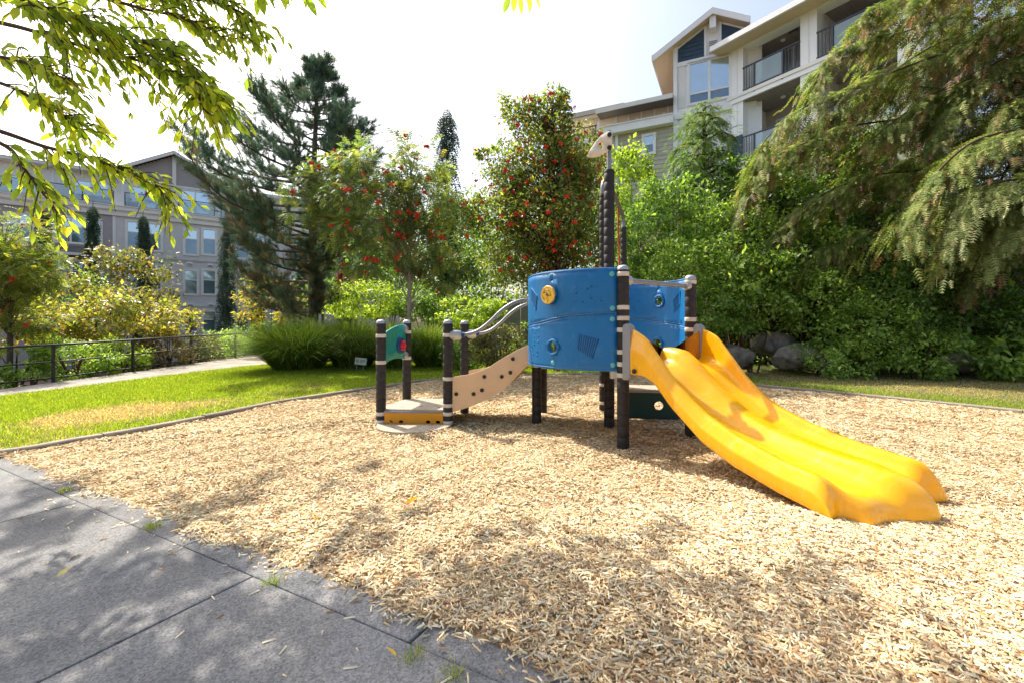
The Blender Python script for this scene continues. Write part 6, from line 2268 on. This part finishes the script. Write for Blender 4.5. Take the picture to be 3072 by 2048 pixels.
def big_hemlock():
    base = Vector((15.3, 12.6, 0)); base.z = lh(15.3, 12.6) - 0.2
    root = empty('weeping_hemlock', base, 'huge drooping hemlock with brown cones filling the upper right', 'tree')
    r2 = random.Random(8)
    H = 15.0
    MB().tube(smooth_path([(0, 0, 0), (0.1, 0, 4), (0, 0.1, 9), (0.1, 0, H)], 5), 0.32, 10, 0.04).build('trunk', M_BARK, root, smooth=True)
    parts, lines = [], []
    tr = lambda h: base + Vector((0, 0, h))
    Q = atd
    bs = [  # (points, width, hang, brown)
        ([tr(12), Q(2352, -60, 12.2), Q(2150, -30, 12.0), Q(2030, 10, 12.0), Q(1980, 40, 12.0)], 1.0, 0.5, 0.9),
        ([tr(12), Q(2400, 40, 12.4), Q(2200, 40, 12.2), Q(2030, 90, 12.2), Q(1910, 130, 12.2), Q(1868, 200, 12.2)], 0.9, 0.40, 0.6),
        ([tr(10.5), Q(2380, 110, 11.6), Q(2250, 100, 11.4), Q(2120, 140, 11.4), Q(1990, 190, 11.6), Q(1860, 240, 11.8), Q(1760, 320, 12.0), Q(1730, 400, 12.0)], 1.1, 0.75, 0.7),
        ([tr(9.6), Q(2400, 200, 11.0), Q(2300, 170, 10.8), Q(2180, 200, 10.8), Q(2080, 260, 11.0), Q(1990, 330, 11.2)], 1.2, 0.7, 0.6),
        ([tr(9.0), Q(2360, 260, 12.2), Q(2150, 270, 12.0), Q(1960, 290, 12.0), Q(1810, 350, 12.2), Q(1720, 430, 12.4), Q(1690, 500, 12.5)], 1.1, 0.75, 0.8),
        ([tr(7.6), Q(2330, 380, 11.8), Q(2130, 390, 11.6), Q(1980, 410, 11.6), Q(1850, 470, 11.8), Q(1760, 550, 12.0)], 1.1, 0.65, 0.55),
        ([tr(7.9), Q(2420, 300, 10.2), Q(2330, 300, 10.0), Q(2230, 330, 10.0), Q(2150, 400, 10.2), Q(2090, 480, 10.4), Q(2070, 520, 10.4)], 1.3, 0.6, 0.35),
        ([tr(7.2), Q(2430, 390, 9.8), Q(2340, 410, 9.6), Q(2260, 430, 9.6), Q(2200, 480, 9.7), Q(2170, 540, 9.8)], 1.1, 0.5, 0.1),
        ([tr(6.6), Q(2440, 430, 9.8), Q(2380, 450, 9.6), Q(2320, 490, 9.6), Q(2290, 540, 9.7)], 1.0, 0.45, 0.1),
        ([tr(6.4), Q(2250, 490, 11.8), Q(2080, 510, 11.6), Q(1930, 550, 11.6), Q(1830, 610, 11.8)], 0.9, 0.5, 0.4),
        ([tr(11.2), Q(2500, 60, 10.4), Q(2400, 30, 10.2), Q(2290, 50, 10.2), Q(2200, 110, 10.4)], 1.2, 0.7, 0.7),
        ([tr(13), Q(2500, -60, 10.6), Q(2330, -90, 10.4), Q(2200, -50, 10.4), Q(2100, 10, 10.6)], 1.2, 0.6, 0.7),
        ([tr(8.6), Q(2460, 250, 9.8), Q(2400, 220, 9.6), Q(2330, 230, 9.6), Q(2270, 290, 9.7)], 1.0, 0.7, 0.7),
        ([tr(10.2), Q(2300, 190, 12.8), Q(2100, 200, 12.8), Q(1950, 240, 12.9), Q(1850, 300, 13.0)], 1.2, 0.8, 0.6),
        ([tr(11.6), Q(2330, 60, 12.8), Q(2180, 90, 12.8), Q(2060, 160, 12.9), Q(1950, 260, 13.0)], 1.3, 0.8, 0.6),
        ([tr(8.8), Q(2330, 300, 13.0), Q(2200, 330, 13.0), Q(2060, 380, 13.0), Q(1930, 450, 13.1)], 1.3, 0.8, 0.5),
        ([tr(9.8), Q(2440, 140, 10.6), Q(2350, 120, 10.4), Q(2250, 170, 10.4), Q(2170, 260, 10.5), Q(2130, 320, 10.6)], 1.2, 0.7, 0.6),
        ([tr(6.0), Q(2420, 560, 10.6), Q(2330, 560, 10.6), Q(2260, 600, 10.7), Q(2220, 640, 10.8)], 0.8, 0.35, 0.5),
    ]
    for k, (pts, w, hg, br) in enumerate(bs):
        if k not in (6, 7, 8): pts = [pts[0]] + [Vector((0, 0, CAM_H)) + (p - Vector((0, 0, CAM_H))) * (1 + 0.9 / p.y) for p in pts[1:]]
        br *= 0.85
        hem_bough(pts, r2, w * 1.1, hg * 0.82, 238, parts, lines, base, br, 0.25, HG if k not in (7, 8) else [(150, 156, 104), (170, 172, 120), (128, 140, 84)])
    # boughs on the far and right sides so the tree is whole
    for k in range(16):
        a = -1.2 + 2.9 * k / 15
        h = 5.5 + 8 * r2.random()
        L = 2.6 + 1.8 * r2.random()
        d = Vector((math.cos(a), math.sin(a), 0))
        hem_bough([tr(h), tr(h + 0.3) + d * L * 0.4, tr(h) + d * L * 0.75, tr(h - 0.9) + d * L], r2, 1.0, 0.6, 90, parts, lines, base, 0.5, 0.26)
    v, f, c = join(parts)
    put('crown', fast_mesh('crown', v, f, M_NEEDLE, c), root)
    # bare hanging twigs in the hollow
    for k in range(26):
        p = atd(2120 + 230 * r2.random(), 610 + 60 * r2.random(), 11.6)
        e = p + Vector((r2.uniform(-.9, .3), r2.uniform(-.3, .3), r2.uniform(-.7, .15)))
        lines.append(([p - base, p.lerp(e, 0.5) + Vector((0, 0, 0.12)) - base, e - base], 0.008, 0.003))
    stems(root, 'branch', lines, M_TWIG, 5)


big_hemlock()


def small_hemlock(px, ytop, ybot, D, wpx, label, tiers=15):
    b = atd(px, ybot, D)
    base = Vector((b.x, b.y, min(b.z, lh(b.x, b.y))))
    top = atd(px + 8, ytop, D)
    H = top.z - base.z
    k = DS * D / FPX
    root = empty('young_hemlock', base, label, 'tree')
    r2 = random.Random(int(px))
    MB().tube(smooth_path([(0, 0, 0), (0.05, 0, H * 0.5), (top.x - base.x, 0, H)], 5), 0.11, 8, 0.012).build('trunk', M_BARK, root, smooth=True)
    parts, lines = [], []
    zlo = atd(px, ybot, D).z - base.z
    for j in range(tiers * 3):
        t = j / (tiers * 3 - 1)
        h = zlo + (H - zlo) * (0.02 + 0.97 * t)
        a = j * 2.4
        L = wpx * k * (1.0 - t) ** 0.7 * (0.65 + 0.5 * r2.random()) + 0.15
        d = Vector((math.cos(a), math.sin(a), 0))
        s = base + Vector((0.05, 0, h))
        hem_bough([s, s + d * L * 0.45 + Vector((0, 0, 0.16 * L)), s + d * L * 0.8 + Vector((0, 0, 0.1 * L)), s + d * L + Vector((0, 0, -0.12 * L))], r2, 0.6, 0.16, 140, parts, lines, base, 0.05, 0.2, [(126, 150, 78), (106, 130, 70), (150, 168, 92), (90, 112, 64)])
    v, f, c = join(parts)
    put('crown', fast_mesh('crown', v, f, M_NEEDLE, c), root)
    stems(root, 'branch', lines, M_TWIG, 4)


small_hemlock(1612, 235, 520, 16.5, 110, 'young hemlock standing before the white gabled wing', 16)
small_hemlock(1790, 330, 500, 16.0, 80, 'smaller young hemlock before the lowest balcony', 9)

# ------------------------------------------------------------------ small things on the ground
def ground_leaf(px, py, label, colr, size, rz):
    x, y = gnd(px * DS, py * DS)
    me = fast_mesh('fallen_leaf', T_CHERRY[0] * np.array((1, 1.1, 0.8)), T_CHERRY[1], M_CHERRY, np.tile(lin(colr), (len(T_CHERRY[0]), 1)), smooth=True)
    o = put('fallen_leaf', me, None, (x, y, 0.05))
    o.scale = (size,) * 3
    o.rotation_euler = (R(20), R(-25), rz)
    tag(o, label, 'leaf', 'fallen leaves')


ground_leaf(932, 1172, 'large yellow orange fallen leaf lying on the wood chips', (236, 170, 40), 0.10, 0.5)
ground_leaf(726, 1213, 'small orange fallen leaf on the chips near the pavement edge', (222, 130, 50), 0.05, 2.0)
ground_leaf(130, 1346, 'pale curled fallen leaf on the shaded paving', (206, 190, 130), 0.06, 1.2)
ground_leaf(910, 1535, 'small yellow fallen leaf on the paving at the bottom', (222, 180, 90), 0.05, 2.6)


def weed(px, py, label, n, h):
    x, y = gnd(px * DS, py * DS)
    a = rng.random(n) * 6.283
    q = 0.022 * rng.normal(size=(n, 2))
    hh = h * (0.5 + 0.8 * rng.random(n))
    p0 = np.stack([q[:, 0] + 0.003 * np.cos(a), q[:, 1] + 0.003 * np.sin(a), np.full(n, -0.02)], -1)
    p1 = np.stack([q[:, 0] - 0.003 * np.cos(a), q[:, 1] - 0.003 * np.sin(a), np.full(n, -0.02)], -1)
    ln_ = 0.8 * rng.normal(size=(n, 2))
    p2 = np.stack([q[:, 0] + ln_[:, 0] * hh, q[:, 1] + ln_[:, 1] * hh, hh], -1)
    v = np.stack([p0, p1, p2], 1).reshape(-1, 3)
    o = put('weed_tuft', fast_mesh('weed_tuft', v, np.arange(3 * n).reshape(n, 3), M_GRASS, np.repeat(palette(n, [(140, 156, 60), (170, 160, 80), (110, 136, 50)]), 3, axis=0)), None, (x, y, 0.0))
    tag(o, label, 'weed', 'weeds in the paving joint')


for px, py, lab in ((148, 1125, 'grass weed in the paving joint nearest the lawn'), (350, 1208, 'small weed in the joint at the shade edge'), (625, 1335, 'grass weed at the corner where two paving joints meet'),
                    (950, 1510, 'dry weed in the joint near the bottom edge'), (1045, 1550, 'grass weed at the bottom edge of the mulch')):
    weed(px, py, lab, 60, 0.035)
